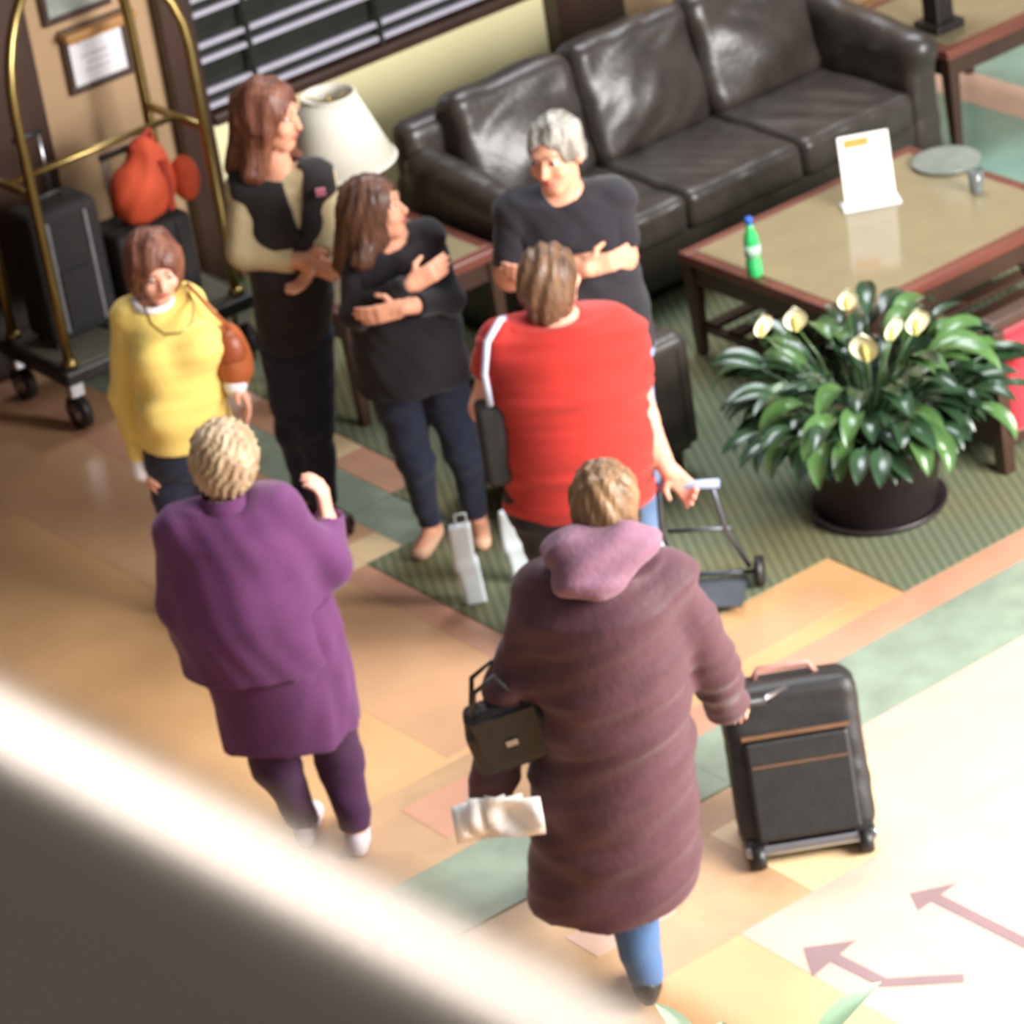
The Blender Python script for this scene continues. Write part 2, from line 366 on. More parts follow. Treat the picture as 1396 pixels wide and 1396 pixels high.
wl = box('alcove_shade_wall', (-1.75, 1.9, 1.4), (.1, 1.7, 2.8), M_DWOOD, loc=(0, 0, 0)); tag(wl, kind='structure')  # dark wall out of view, added to dim the alcove

# framed notices on the tan panel
def frame_pic(p_tl, p_tr, p_bl, label, paper):
    a, b, c = [on_plane(*p, 1, WY+.015) for p in (p_tl, p_tr, p_bl)]
    x0, x1 = (a[0]+c[0])/2, b[0]; z1, z0 = (a[2]+b[2])/2, c[2]; cx, cz = (x0+x1)/2, (z0+z1)/2; ww, hh = x1-x0, z1-z0
    e = empty('picture_frame', (cx, WY, z0), label, 'picture frame')
    t = .028
    for s in (-1, 1):
        box('frame_rail', (cx, WY+.005, cz+s*(hh/2+t/2)), (ww+2*t, .03, t), M_DWOOD, e, bevel=.004)
        box('frame_stile', (cx+s*(ww/2+t/2), WY+.005, cz), (t, .03, hh), M_DWOOD, e, bevel=.004)
    pp = box('paper', (cx, WY+.012, cz), (ww, .012, hh), paper, e)
    return e, cx, cz, ww, hh
M_PAPERC = mat('notice_paper', srgb(222, 218, 222), 0.5, var=0.03, scale=12, bump=0.0)
e, cx, cz, ww, hh = frame_pic((84, 50), (160, 22), (104, 118), 'dark framed pale notice hanging on the tan wall panel behind the luggage cart', M_PAPERC)
M_INK = mat('faint_grey_print', srgb(188, 186, 192), 0.6, bump=0.0)
for dx, dz, sx, sz in ((.28, .34, .12, .08), (-.3, .3, .1, .06), (-.05, .02, .5, .05), (0, -.12, .42, .04), (-.03, -.26, .46, .04)):
    box('print_mark', (cx+dx*ww, WY+.005, cz+dz*hh), (sx*ww, .003, sz*hh), M_INK, e)
M_GREYART = mat('grey_green_print', srgb(150, 156, 148), 0.5, var=0.2, scale=8, bump=0.0)
e2, cx2, cz2, w2, h2 = frame_pic((50, -40), (126, -68), (64, 26), 'upper framed grey green print above the wooden ledge', M_GREYART)
la, lb = on_plane(88, 52, 1, WY), on_plane(168, 14, 1, WY)
M_OWOOD = mat('honey_wood', srgb(170, 122, 70), 0.4, var=0.15, bump=0.05, stretch=(.2, 1, 1))
sh = empty('wall_ledge', ((la[0]+lb[0])/2, WY, la[2]-.02), 'narrow honey coloured wooden ledge between two framed notices', 'shelf')
box('ledge_board', ((la[0]+lb[0])/2, WY-.02, (la[2]+lb[2])/2), (lb[0]-la[0]+.06, .09, .028), M_OWOOD, sh, bevel=.006)
box('ledge_bracket', ((la[0]+lb[0])/2, WY, (la[2]+lb[2])/2-.03), (lb[0]-la[0], .04, .03), M_OWOOD, sh, bevel=.006)

# ------------------------------------------------------------------ sofa
SX0, SX1, SYF, SYB = 1.05, 2.95, 0.90, 1.78
sofa = empty('sofa', ((SX0+SX1)/2, 1.3, 0), 'long dark brown leather three seat sofa in front of the cream wall', 'sofa')
box('base', ((SX0+SX1)/2, (SYF+SYB)/2+.02, .17), (SX1-SX0+.36, SYB-SYF-.04, .24), M_LEATHER, sofa, bevel=.025)
for x in (SX0-.12, SX1+.12):
    for y in (SYF+.08, SYB-.08): lathe('foot', (x, y, 0), [(.022, 0), (.03, .055)], M_DWOOD, sofa, n=12)
cw = (SX1-SX0)/3
for i in range(3):
    cx = SX0+cw*(i+.5)
    blob('seat_cushion', [('box', A3(cx, SYF+.31, .36), (cw/2-.004, .33, .085), EYE, .04), ('ell', A3(cx, SYF+.33, .405), (cw*.46, .29, .055), EYE)], M_LEATHER, sofa, res=.014, k=.03, noise=(.0025, 18, 14, 9, 10+i))
    Rb = frame((0, math.cos(.26), math.sin(.26)), UP)     # leaning back
    Rb = np.array([[1, 0, 0], [0, math.cos(.24), -math.sin(.24)], [0, math.sin(.24), math.cos(.24)]])
    blob('back_cushion', [('box', A3(cx, SYB-.20, .66), (cw/2-.002, .10, .27), Rb, .07), ('ell', A3(cx, SYB-.26, .62), (cw*.42, .10, .20), Rb)], M_LEATHER, sofa, res=.014, k=.05, noise=(.0045, 11, 9, 12, 20+i))
blob('back', [('box', A3((SX0+SX1)/2, SYB-.05, .52), ((SX1-SX0)/2+.17, .08, .32), EYE, .06)], M_LEATHER, sofa, res=.018, k=.02)
for s, x in ((-1, SX0-.10), (1, SX1+.10)):
    blob('arm', [('box', A3(x, (SYF+SYB)/2+.02, .34), (.085, (SYB-SYF)/2+.0, .28), EYE, .05), ('cone', A3(x, SYF+.06, .585), A3(x, SYB-.12, .66), .085, .085)], M_LEATHER, sofa, res=.014, k=.04, noise=(.003, 9, 14, 12, 31+s))

# ------------------------------------------------------------------ low tables
def low_table(name, x0, x1, y0, y1, z, label, shelf=False):
    t = empty(name, ((x0+x1)/2, (y0+y1)/2, 0), label, 'table')
    fr = .055
    for yy in (y0+fr/2, y1-fr/2): box('top_rail', ((x0+x1)/2, yy, z-.02), (x1-x0, fr, .045), M_MWOOD, t, bevel=.006)
    for xx in (x0+fr/2, x1-fr/2): box('top_rail', (xx, (y0+y1)/2, z-.02), (fr, y1-y0-2*fr, .045), M_MWOOD, t, bevel=.006)
    box('table_top', ((x0+x1)/2, (y0+y1)/2, z-.008), (x1-x0-2*fr, y1-y0-2*fr, .02), M_KHAKI, t)
    for yy in (y0+.03, y1-.03): box('apron', ((x0+x1)/2, yy, z-.085), (x1-x0-.1, .02, .085), M_DWOOD, t)
    for xx in (x0+.03, x1-.03): box('apron', (xx, (y0+y1)/2, z-.085), (.02, y1-y0-.1, .085), M_DWOOD, t)
    for xx in (x0+.035, x1-.035):
        for yy in (y0+.035, y1-.035):
            bm = bmesh.new(); bmesh.ops.create_cone(bm, cap_ends=True, segments=4, radius1=.026, radius2=.042, depth=z-.04, matrix=Matrix.Translation((xx, yy, (z-.04)/2)) @ Matrix.Rotation(math.pi/4, 4, 'Z'))
            bm_obj('leg', bm, M_DWOOD, t)
    if shelf:
        for k in range(7):
            yy = y0+.1+(y1-y0-.2)*k/6; box('shelf_slat', ((x0+x1)/2, yy, .14), (x1-x0-.09, .07, .018), M_DWOOD, t, bevel=.004)
        for xx in (x0+.05, x1-.05): box('shelf_rail', (xx, (y0+y1)/2, .12), (.03, y1-y0-.08, .03), M_DWOOD, t)
    return t
low_table('coffee_table', 1.28, 2.53, -.55, .47, .45, 'square coffee table with khaki polished top and mahogany rim in front of sofa', True)
low_table('end_table', .05, .83, 1.03, 1.68, .50, 'small mahogany end table carrying the lamp beside the sofa')
low_table('end_table', 3.24, 4.0, .98, 1.70, .50, 'small mahogany end table on the teal floor beside the sofa')
# dark box-shaped lamp foot on the far end table
dl = empty('table_lamp', (3.42, 1.22, .503), 'dark square lamp base on the far end table', 'lamp')
box('plinth', (3.42, 1.22, .523), (.16, .16, .04), M_BLACKP, dl, bevel=.006); box('column', (3.42, 1.22, .70), (.10, .10, .34), M_BLACKP, dl, bevel=.01)
tube('stem', [(3.42, 1.22, .86), (3.42, 1.22, .98)], .012, M_BRASS, dl)
lathe('shade', (3.42, 1.22, .98), [(.19, 0), (.185, .0), (.11, .24), (.115, .24)], mat('lamp_shade_cloth', srgb(208, 202, 188), .8, var=.03, bump=.1), dl)

# lamp on the near end table
LX, LY = .36, 1.36
lp = empty('table_lamp', (LX, LY, .503), 'table lamp with pale conical shade and dark ringed base on the end table', 'lamp')
M_BRONZE = mat('dark_bronze', srgb(48, 36, 32), .35, metal=.6, var=.2, bump=.05)
lathe('base', (LX, LY, .503), [(.085, 0), (.085, .015), (.05, .035), (.025, .06), (.02, .09)], M_BRONZE, lp, n=24)
lathe('body', (LX, LY, .585), [(.018, 0), (.05, .05), (.065, .11), (.05, .18), (.02, .23), (.014, .34)], M_BRONZE, lp, n=24)
tube('ring', [(LX+.075*math.cos(a)*.834, LY-.075*math.cos(a)*.552, .92+.075*math.sin(a)) for a in np.linspace(0, 2*math.pi, 22)[:-1]], .014, M_BRONZE, lp, closed=True)
sz0, sz1 = .965, 1.25; V, F = [], []
for (r, z) in ((.225, sz0), (.105, sz1), (.099, sz1), (.219, sz0)):
    for j in range(40): a = 2*math.pi*j/40; V.append((LX+r*math.cos(a), LY+r*math.sin(a), z))
for i in range(4):
    for j in range(40): F.append((i*40+j, i*40+(j+1) % 40, ((i+1) % 4)*40+(j+1) % 40, ((i+1) % 4)*40+j))
shd = mesh_obj('shade', V, F, mat('lamp_shade_cloth', (0, 0, 0)), lp)
for r, z in ((.226, sz0), (.106, sz1)): tube('shade_trim', [(LX+r*math.cos(a), LY+r*math.sin(a), z) for a in np.linspace(0, 2*math.pi, 41)[:-1]], .006, MATS['lamp_shade_cloth'], shd, closed=True, n=6)
tube('harp', [(LX, LY, .9), (LX+.05, LY, 1.0), (LX+.05, LY, 1.15), (LX, LY, 1.21), (LX-.05, LY, 1.15), (LX-.05, LY, 1.0), (LX, LY, .9)], .004, M_BRASS, lp, n=6)
for a in (0, 2.09, 4.19): tube('shade_spoke', [(LX, LY, 1.21), (LX+.102*math.cos(a), LY+.102*math.sin(a), 1.24)], .003, M_BRASS, lp, n=6)
lathe('finial', (LX, LY, 1.21), [(.008, 0), (.012, .02), (.003, .04)], M_BRASS, lp, n=12)

# ------------------------------------------------------------------ things on the coffee table
TZ = .452
p = on_floor(1030, 376, TZ)
bt = empty('soda_bottle', p, 'green plastic soda bottle with blue cap on the coffee table', 'bottle')
M_GREENP = mat('green_bottle_plastic', srgb(60, 190, 105), .15, var=.12, scale=20, bump=0, coat=.5)
lathe('body', p, [(.026, 0), (.032, .012), (.032, .06), (.028, .075), (.031, .09), (.031, .14), (.027, .17), (.014, .205), (.012, .225)], M_GREENP, bt, n=20)
lathe('label_band', p, [(.0322, .088), (.0322, .135)], mat('pale_green_label', srgb(170, 205, 180), .4, bump=0), bt, n=20)
lathe('cap', p, [(.0155, .222), (.0155, .245), (.012, .248)], mat('blue_cap', srgb(35, 90, 190), .4, bump=0), bt, n=16)
p = on_floor(1188, 280, TZ); rd = unit(on_floor(1225, 270, TZ)-on_floor(1150, 284, TZ)); nd = A3(rd[1], -rd[0], 0)
sg = empty('sign_holder', p, 'white card sign with orange heading in a clear stand on the coffee table', 'sign')
lean = unit(UP*.97-nd*.14); Rm = np.array([rd, nd, UP]).T
Rl = np.array([rd, np.cross(lean, rd), lean]).T
box('stand_foot', p+UP*.006-nd*.01, (.235, .09, .012), mat('clear_acrylic', srgb(225, 228, 232), .1, var=.02, bump=0), sg, rot=Rm, bevel=.003)
box('card', p+UP*.012+lean*.145, (.205, .008, .28), M_WHITE, sg, rot=Rl)
off = Rl[:, 1]*.0055; sgn = 1 if (off@(CP-p)) > 0 else -1
M_ORANGE = mat('orange_print', srgb(240, 140, 60), .6, bump=0)
box('heading_print', p+UP*.012+lean*.255+off*sgn-rd*.03, (.10, .003, .035), M_ORANGE, sg, rot=Rl)
for k in range(4): box('text_print', p+UP*.012+lean*(.20-.04*k)+off*sgn, (.15, .002, .008), mat('pale_grey_print', srgb(222, 216, 220), .6, bump=0), sg, rot=Rl)
p = on_floor(1332, 262, TZ)
gl = empty('drinking_glass', p, 'small clear drinking glass on the coffee table', 'glass')
M_GLASS = mat('clear_glass', srgb(225, 235, 230), .05, var=0, bump=0, trans=.85)
lathe('glass_wall', p, [(.025, 0), (.026, .003), (.034, .10), (.032, .10), (.024, .008), (.0, .008)], M_GLASS, gl, n=24)
lathe('water', p, [(.0235, .009), (.028, .055)], mat('water', srgb(215, 225, 220), .05, var=0, bump=0, trans=.8), gl, n=24)
p = on_floor(1290, 222, TZ)
tr = empty('reflection_disc', p, 'round slate grey tray imitating a reflection in the coffee table', 'disc')  # made-up grey disc imitating a reflection in the glossy top
M_SLATE = mat('slate_grey', srgb(120, 126, 118), .25, bump=0)
lathe('disc_plate', p, [(.10, 0), (.135, .004), (.14, .012), (.134, .012), (.125, .006), (.0, .006)], M_SLATE, tr, n=32)
lathe('disc_rim', p, [(.138, .010), (.143, .016), (.136, .016)], M_SLATE, tr, n=32)

# ------------------------------------------------------------------ chairs
def club_chair(x0, x1, y0, y1, zb, m, label, cat='armchair', wood=False):
    c = empty('armchair', ((x0+x1)/2, (y0+y1)/2, 0), label, cat)
    mw = M_DWOOD if wood else m
    if wood:
        blob('back', [('box', A3((x0+x1)/2, y0+.05, (zb-.08+.14)/2), ((x1-x0)/2-.045, .055, (zb-.08-.14)/2), EYE, .05)], m, c, res=.012, k=.02)
        box('top_rail', ((x0+x1)/2, y0+.05, zb-.02), (x1-x0, .07, .05), mw, c, bevel=.012)
        for x in (x0+.03, x1-.03): box('back_post', (x, y0+.04, zb/2-.02), (.055, .06, zb-.04), mw, c, bevel=.008)
    else: blob('back', [('box', A3((x0+x1)/2, y0+.07, (zb+.12)/2), ((x1-x0)/2, .07, (zb-.12)/2), EYE, .035)], m, c, res=.014, k=.02)
    for x in (x0+.05, x1-.05):
        blob('arm', [('box', A3(x, (y0+y1)/2, .34 if not wood else .5), (.05, (y1-y0)/2, .22 if not wood else .03), EYE, .025)], mw, c, res=.012, k=.02)
        if wood:
            box('leg', (x, y1-.05, .24), (.06, .06, .48), mw, c, bevel=.008)
            box('side_panel', (x, (y0+y1)/2, .28), (.03, y1-y0-.10, .40), mw, c, bevel=.004)
    blob('seat', [('box', A3((x0+x1)/2, (y0+y1)/2+.05, .32), ((x1-x0)/2-.10, (y1-y0)/2-.09, .08), EYE, .04)], m, c, res=.014, k=.02)
    box('base', ((x0+x1)/2, (y0+y1)/2, .16), (x1-x0-.06, y1-y0-.04, .12), mw, c, bevel=.01)
    if not wood:
        for x in (x0+.07, x1-.07):
            for y in (y0+.07, y1-.07): lathe('foot', (x, y, 0), [(.02, 0), (.026, .11)], M_DWOOD, c, n=10)
    return c
q = on_floor(962, 640)
club_chair(q[0]-.72, q[0]+.0, q[1]+.0, q[1]+.62, .58, M_LEATHER, 'low black leather armchair on the carpet behind the red shirted woman')
M_RED = mat('red_upholstery', srgb(178, 30, 46), .75, var=.1, scale=20, bump=.2, bscale=200, sheen=.3)
q = on_floor(1374, 652)
club_chair(q[0], q[0]+.66, q[1], q[1]+.46, .62, M_RED, 'red upholstered armchair with dark wooden frame beside the potted peace lily', wood=True)

# ------------------------------------------------------------------ luggage cart and luggage
CX0, CX1, CY0, CY1 = -.68, .20, 2.0, 2.50
cart = empty('luggage_cart', ((CX0+CX1)/2, (CY0+CY1)/2, 0), 'brass birdcage luggage cart with grey carpeted deck by the tan wall panel', 'luggage cart')
M_DECK = mat('grey_deck_carpet', srgb(96, 93, 80), .95, var=.15, scale=30, bump=.3, bscale=200)
box('deck', ((CX0+CX1)/2, (CY0+CY1)/2, .255), (CX1-CX0, CY1-CY0, .05), M_DECK, cart, bevel=.01)
for y in (CY0-.012, CY1+.012): box('bumper', ((CX0+CX1)/2, y, .245), (CX1-CX0+.05, .03, .06), M_BLACKP, cart, bevel=.01)
for x in (CX0-.012, CX1+.012): box('bumper', (x, (CY0+CY1)/2, .245), (.03, CY1-CY0, .06), M_BLACKP, cart, bevel=.01)
top = A3((CX0+CX1)/2, (CY0+CY1)/2, 1.86)
for x in (CX0+.03, CX1-.03):
    for y in (CY0+.03, CY1-.03):
        pts = [A3(x, y, z) for z in (.27, .6, .9, 1.2, 1.38)]
        for a in np.linspace(.2, 1.57, 8):
            q = A3(x, y, 1.38)+(A3(top[0], top[1], 1.38)-A3(x, y, 1.38))*(1-math.cos(a)); q[2] = 1.38+(top[2]-1.38)*math.sin(a); pts.append(q)
        tube('post', pts, .022, M_BRASS, cart, n=12)
        lathe('post_collar', (x, y, .27), [(.034, 0), (.034, .03), (.024, .04)], M_BRASS, cart, n=14)
        wl_ = empty('caster', (x, y, 0)); wl_.parent = cart; wl_.location = A3(x, y, 0)-WL[cart.name]
        V, F = tube_geo([(x-.02, y, .075), (x+.02, y, .075)], .075, 20); mesh_obj('wheel', V, F, M_BLACKP, wl_)
        V, F = tube_geo([(x-.023, y, .075), (x+.023, y, .075)], .04, 16); mesh_obj('wheel_hub', V, F, M_SILVER, wl_)
        box('fork', (x, y, .19), (.07, .05, .09), M_SILVER, wl_, bevel=.008)
lathe('top_finial', top, [(.04, -.03), (.05, .0), (.03, .03), (.005, .05)], M_BRASS, cart, n=16)
for x in (CX0+.03, CX1-.03): tube('crossbar', [(x, CY0+.03, 1.02), (x, CY1-.03, 1.02)], .018, M_BRASS, cart)
tube('hanger_rod', [(CX0+.03, (CY0+CY1)/2, 1.02), (CX1-.03, (CY0+CY1)/2, 1.02)], .014, M_BRASS, cart)

def suitcase(c, wx_, dy, hh, m, label, trim, handle=True, rotz=0.0, name='suitcase', z0=.0):
    e = empty(name, c, label, 'suitcase'); c = np.array(c, float)
    R = np.array([[math.cos(rotz), -math.sin(rotz), 0], [math.sin(rotz), math.cos(rotz), 0], [0, 0, 1]])
    T = lambda x, y, z: c+R@A3(x, y, z)
    blob('shell', [('box', T(0, 0, hh/2+.03), (wx_/2, dy/2, hh/2), R.T, .03)], m, e, res=.011, k=.01)
    for x in (-.28*wx_, .28*wx_): box('seam_piping', T(x, -dy/2-.003, hh/2+.03), (.014, .012, hh*.86), trim, e, rot=R, bevel=.003)
    box('pocket', T(0, -dy/2-.008, hh*.36), (wx_*.5, .02, hh*.45), m, e, rot=R, bevel=.006)
    for x in (-.38*wx_, .38*wx_):
        V, F = tube_geo([T(x-.012, .3*dy, .025), T(x+.012, .3*dy, .025)], .025, 14); mesh_obj('wheel', V, F, M_BLACKP, e)
        box('foot', T(x, -.3*dy, .02), (.04, .03, .04), M_BLACKP, e, rot=R)
    if handle:
        for x in (-.16*wx_, .16*wx_): tube('handle_rod', [T(x, dy*.3, hh), T(x, dy*.3, hh+.30)], .008, M_SILVER, e, n=8)
        tube('handle_grip', [T(-.2*wx_, dy*.3, hh+.30), T(.2*wx_, dy*.3, hh+.30)], .014, M_BLACKP, e, n=10)
    tube('top_handle', [T(-.06, 0, hh+.03), T(-.05, 0, hh+.06), T(.05, 0, hh+.06), T(.06, 0, hh+.03)], .009, M_BLACKP, e, n=8)
    return e
M_GREYTRIM = mat('grey_piping', srgb(120, 118, 120), .5, bump=0)
suitcase((-.46, 2.28, .28), .32, .22, .56, M_BLACKF, 'black upright suitcase with grey piping standing on the luggage cart deck', M_GREYTRIM, handle=True)
suitcase((-.10, 2.24, .28), .36, .26, .36, mat('charcoal_fabric', srgb(38, 35, 35), .8, bump=.2, bscale=200), 'charcoal suitcase on the luggage cart under the orange bag', M_BLACKP, handle=True)
# orange bag lies on the charcoal suitcase
M_ORBAG = mat('orange_nylon', srgb(196, 74, 40), .78, var=.12, scale=10, bump=.2, bscale=30)
ob = empty('duffel_bag', (-.07, 2.18, .67), 'bright orange nylon bag lying on the charcoal suitcase on the cart', 'bag')
blob('bag_body', [('ell', A3(-.09, 2.17, .81), (.15, .11, .14), EYE), ('ell', A3(-.04, 2.18, .89), (.08, .09, .14), EYE)], M_ORBAG, ob, res=.01, k=.04, noise=(.005, 22, 18, 12, 5))
blob('side_pocket', [('ell', A3(.10, 2.14, .80), (.06, .06, .10), EYE)], M_ORBAG, ob, res=.009, k=.02)
box('strap', (-.02, 2.075, .83), (.03, .012, .22), mat('dark_orange_webbing', srgb(160, 48, 24), .7, bump=.1), ob, bevel=.003)
tube('grab_handle', [(-.10, 2.18, .93), (-.09, 2.18, 1.0), (.0, 2.18, 1.04), (.02, 2.18, .96)], .011, MATS['dark_orange_webbing'], ob, n=8)

# ------------------------------------------------------------------ people
def skin_mat(name, col): return mat(name, col, .5, var=.06, scale=9, bump=.05, bscale=120, spec=.35)
M_SKIN = skin_mat('skin', srgb(222, 158, 128)); M_SKIN2 = skin_mat('skin_pink', srgb(226, 164, 140))
M_LIP = mat('lips', srgb(176, 88, 84), .4, bump=0); M_EYEW = mat('eye_white', srgb(228, 224, 218), .3, bump=0, var=.02); M_IRIS = mat('iris', srgb(52, 36, 28), .25, bump=0, var=.05)
def hairm(name, c, c2): return mat(name, c, .45, col2=c2, scale=26, bump=.5, bscale=60, stretch=(1, 1, .25), spec=.4)
def fab(name, col, rough=.85, bump=.25, bscale=170, var=.1, sheen=.15): return mat(name, col, rough, var=var, scale=9, bump=bump, bscale=bscale, sheen=sheen, spec=.25)
RX = unit(RH); HX = unit(HD)

def hand_prims(wr, d, n, t, curl=.5, size=1.0):
    "wrist, pointing direction, palm normal, thumb side"
    d = unit(d); n = unit(n-d*(np.asarray(n)@d)); t = unit(np.asarray(t)-d*(t@d)-n*(t@n)); s = size; P = []
    P.append(('box', wr+d*.048*s, (.036*s, .048*s, .014*s), np.array([t, d, n]), .012*s))
    P.append(('cone', wr-d*.01, wr+d*.03*s, .024*s, .02*s))
    for i, (o, L) in enumerate(((.028, .072), (.0095, .080), (-.0095, .074), (-.028, .058))):
        b = wr+d*.092*s+t*o*s; cdir = d; seg = L/3*s*1.05
        for q, r0 in enumerate((.0095, .0088, .0080)):
            ang = curl*(.7+.5*q)*(1+.06*i); cd_ = unit(d*math.cos(ang)+n*math.sin(ang)); e = b+cd_*seg
            P.append(('cone', b, e, r0*s, (r0-.0007)*s)); b = e
    b = wr+d*.025*s+t*.03*s; dd = unit(d*.62+t*.62+n*.35)
    P.append(('cone', b-t*.012*s, b+dd*.036*s, .0125*s, .0105*s)); P.append(('cone', b+dd*.036*s, b+dd*.036*s+unit(d*.9+t*.25+n*.4)*.033*s, .0102*s, .0085*s))
    return P
def head_prims(c, f, u, s=1.0):
    R = frame(f, u); sd, f, u = R; P = []
    P.append(('ell', c+u*.028*s-f*.012*s, (.076*s, .097*s, .088*s), R)); P.append(('ell', c-u*.04*s+f*.022*s, (.060*s, .072*s, .080*s), R))
    P.append(('cone', c-u*.098*s+f*.058*s-sd*.012*s, c-u*.098*s+f*.058*s+sd*.012*s, .022*s, .022*s))
    P.append(('cone', c+f*.088*s+u*.012*s, c+f*.106*s-u*.028*s, .009*s, .0135*s))
    P.append(('cone', c+f*.082*s+u*.03*s-sd*.03*s, c+f*.082*s+u*.03*s+sd*.03*s, .013*s, .013*s))
    for q in (-1, 1):
        P.append(('ell', c+sd*q*.077*s-f*.012*s-u*.012*s, (.010*s, .020*s, .031*s), R)); P.append(('ell', c+sd*q*.038*s+f*.066*s-u*.028*s, (.024*s, .022*s, .024*s), R))
    return P, R

class Person: pass
def person(label, root_px, J, tor, head, hands, skin, build, outfit, height_dep=0.0):
    """J: joints as (px, py, depth); tor: rows (left px, left py, right px, right py, half depth, depth) from bottom to top"""
    P = Person(); root = on_floor(*root_px); P.root = root
    pt = lambda v: on_upright(v[0], v[1], root, v[2] if len(v) > 2 else 0.0)
    j = {k: pt(v) for k, v in J.items()}; P.j = j; P.pt = pt
    for k in ('ank_l', 'ank_r', 'toe_l', 'toe_r'):
        if k in j: j[k][2] = max(j[k][2], .075 if k[:3] == 'ank' else .035)
    st = []
    for (lx, ly, rx, ry, b, d) in tor:
        a, c = pt((lx, ly, d)), pt((rx, ry, d)); m = (a+c)/2; st.append((m[2], m[0], m[1], np.linalg.norm(a-c)/2, b))
    st.sort(); P.st = st
    g = build
    T = {}
    T['torso'] = [('loft', st, RX, HX)]
    T['shoulders'] = [('cone', j['sho_l'], j['sho_r'], g.get('sr', .062), g.get('sr', .062))]
    T['chestx'] = g['extra'](P) if 'extra' in g else []
    hc = pt(head['c']); hf = unit(head['f']); hu = unit(np.asarray(head.get('u', UP), float)); hs = head.get('s', 1.0)
    hp, R = head_prims(hc, hf, hu, hs); P.hc, P.hR, P.hs = hc, R, hs
    T['head'] = hp
    nb = (j['sho_l']+j['sho_r'])/2+UP*.02; P.nb = nb
    T['neck'] = [('cone', nb, hc-R[2]*.07*hs-R[1]*.015, .058*g.get('nk', 1), .052*g.get('nk', 1))]
    for s in 'lr':
        ar = g.get('arm', 1.0); lg = g.get('leg', 1.0)
        T['uarm_'+s] = [('cone', j['sho_'+s], j['elb_'+s], .054*ar, .043*ar)]
        T['farm_'+s] = [('cone', j['elb_'+s], j['wri_'+s], .043*ar, .027*ar)]
        if s in hands: T['hand_'+s] = hand_prims(j['wri_'+s], *hands[s])
        T['thigh_'+s] = [('cone', j['hip_'+s], j['kne_'+s], .092*lg, .060*lg)]
        T['calf_'+s] = [('cone', j['kne_'+s], j['ank_'+s], .058*lg, .036*lg)]
        T['foot_'+s] = [('cone', j['ank_'+s]-UP*.03, j['toe_'+s], .034, .026), ('cone', j['ank_'+s]-UP*.04-unit(j['toe_'+s]-j['ank_'+s])*.03, j['toe_'+s], .028, .026)]
    P.T = T
    allp = [p for k in T for p in T[k]]
    bs = [Field.bounds(p, .05) for p in allp]; lo = np.min([b[0] for b in bs], 0); hi = np.max([b[1] for b in bs], 0); lo[2] = max(lo[2], -.02)
    F = Field(lo, hi, .0075)
    for k in ('torso', 'shoulders', 'chestx'):
        for p in T[k]: F.add(p, .05)
    for k in ('neck', 'uarm_l', 'uarm_r', 'farm_l', 'farm_r', 'thigh_l', 'thigh_r', 'calf_l', 'calf_r'):
        for p in T[k]: F.add(p, .03)
    for p in T['head']: F.add(p, .014)
    for s in 'lr':
        for p in T['foot_'+s]: F.add(p, .015)
        for p in T.get('hand_'+s, []): F.add(p, .006)
    for q in (-1, 1): F.sub(('ell', hc+R[0]*q*.033*hs+R[1]*.103*hs+R[2]*.010*hs, (.016*hs, .017*hs, .009*hs), R), .012)
    V, Q = F.mesh()
    body = mesh_obj('person', V, Q, skin, loc=root); tag(body, label, 'person', 'people standing and walking in the lobby'); P.o = body
    if head.get('face', True):
        for q in (-1, 1):
            ec = hc+R[0]*q*.033*hs+R[1]*.081*hs+R[2]*.010*hs
            e = blob('eye', [('ell', ec, (.0105*hs,)*3, R)], M_EYEW, body, res=.004, k=0)
            blob('iris', [('ell', ec+R[1]*.007*hs, (.0075*hs, .0045*hs, .0075*hs), R)], M_IRIS, e, res=.002, k=0)
            blob('eyebrow', [('cone', hc+R[0]*q*.016*hs+R[1]*.094*hs+R[2]*.034*hs, hc+R[0]*q*.05*hs+R[1]*.080*hs+R[2]*.036*hs, .0045, .0035)], head['hair_m'], body, res=.003, k=0)
        blob('lips', [('cone', hc-R[0]*.018*hs+R[1]*.086*hs-R[2]*.060*hs, hc+R[0]*.018*hs+R[1]*.086*hs-R[2]*.060*hs, .0065, .0065), ('cone', hc-R[0]*.008*hs+R[1]*.091*hs-R[2]*.058*hs, hc+R[0]*.008*hs+R[1]*.091*hs-R[2]*.062*hs, .008, .008)], M_LIP, body, res=.003, k=.004)
    return P
def garment(P, name, tags, inf, m, cuts=(), k=.04, noise=None, extra=(), res=.009, subs=(), label=None):
    pr = []
    for t in tags:
        for p in P.T[t]: pr.append((p, inf))
    for p in extra: pr.append((p, 0.0))
    bs = [Field.bounds(p, .04+i+k) for p, i in pr]; lo = np.min([b[0] for b in bs], 0); hi = np.max([b[1] for b in bs], 0); lo[2] = max(lo[2], -.012)
    F = Field(lo, hi, res)
    for p, i in pr: F.add(p, k, i)
    if noise: F.noise(*noise)
    for p in subs: F.sub(p, .006)
    for p, n in cuts: F.cut(p, n)
    o = field_obj(name, F, m, P.o)
    if label: o['label'] = label
    return o
def shoes(P, m, inf=.008, name='shoe', low=.03):
    for s in 'lr':
        a, t = P.j['ank_'+s], P.j['toe_'+s]; d = unit((t-a)*A3(1, 1, 0)); z0 = a[2]-.075
        garment(P, name, ['foot_'+s], inf, m, cuts=[(A3(0, 0, z0+.002), -UP), (A3(0, 0, a[2]+low), UP)], k=.012, res=.007, extra=[('cone', a-UP*.05-d*.04, a-UP*.05+d*.1, .03, .033)])
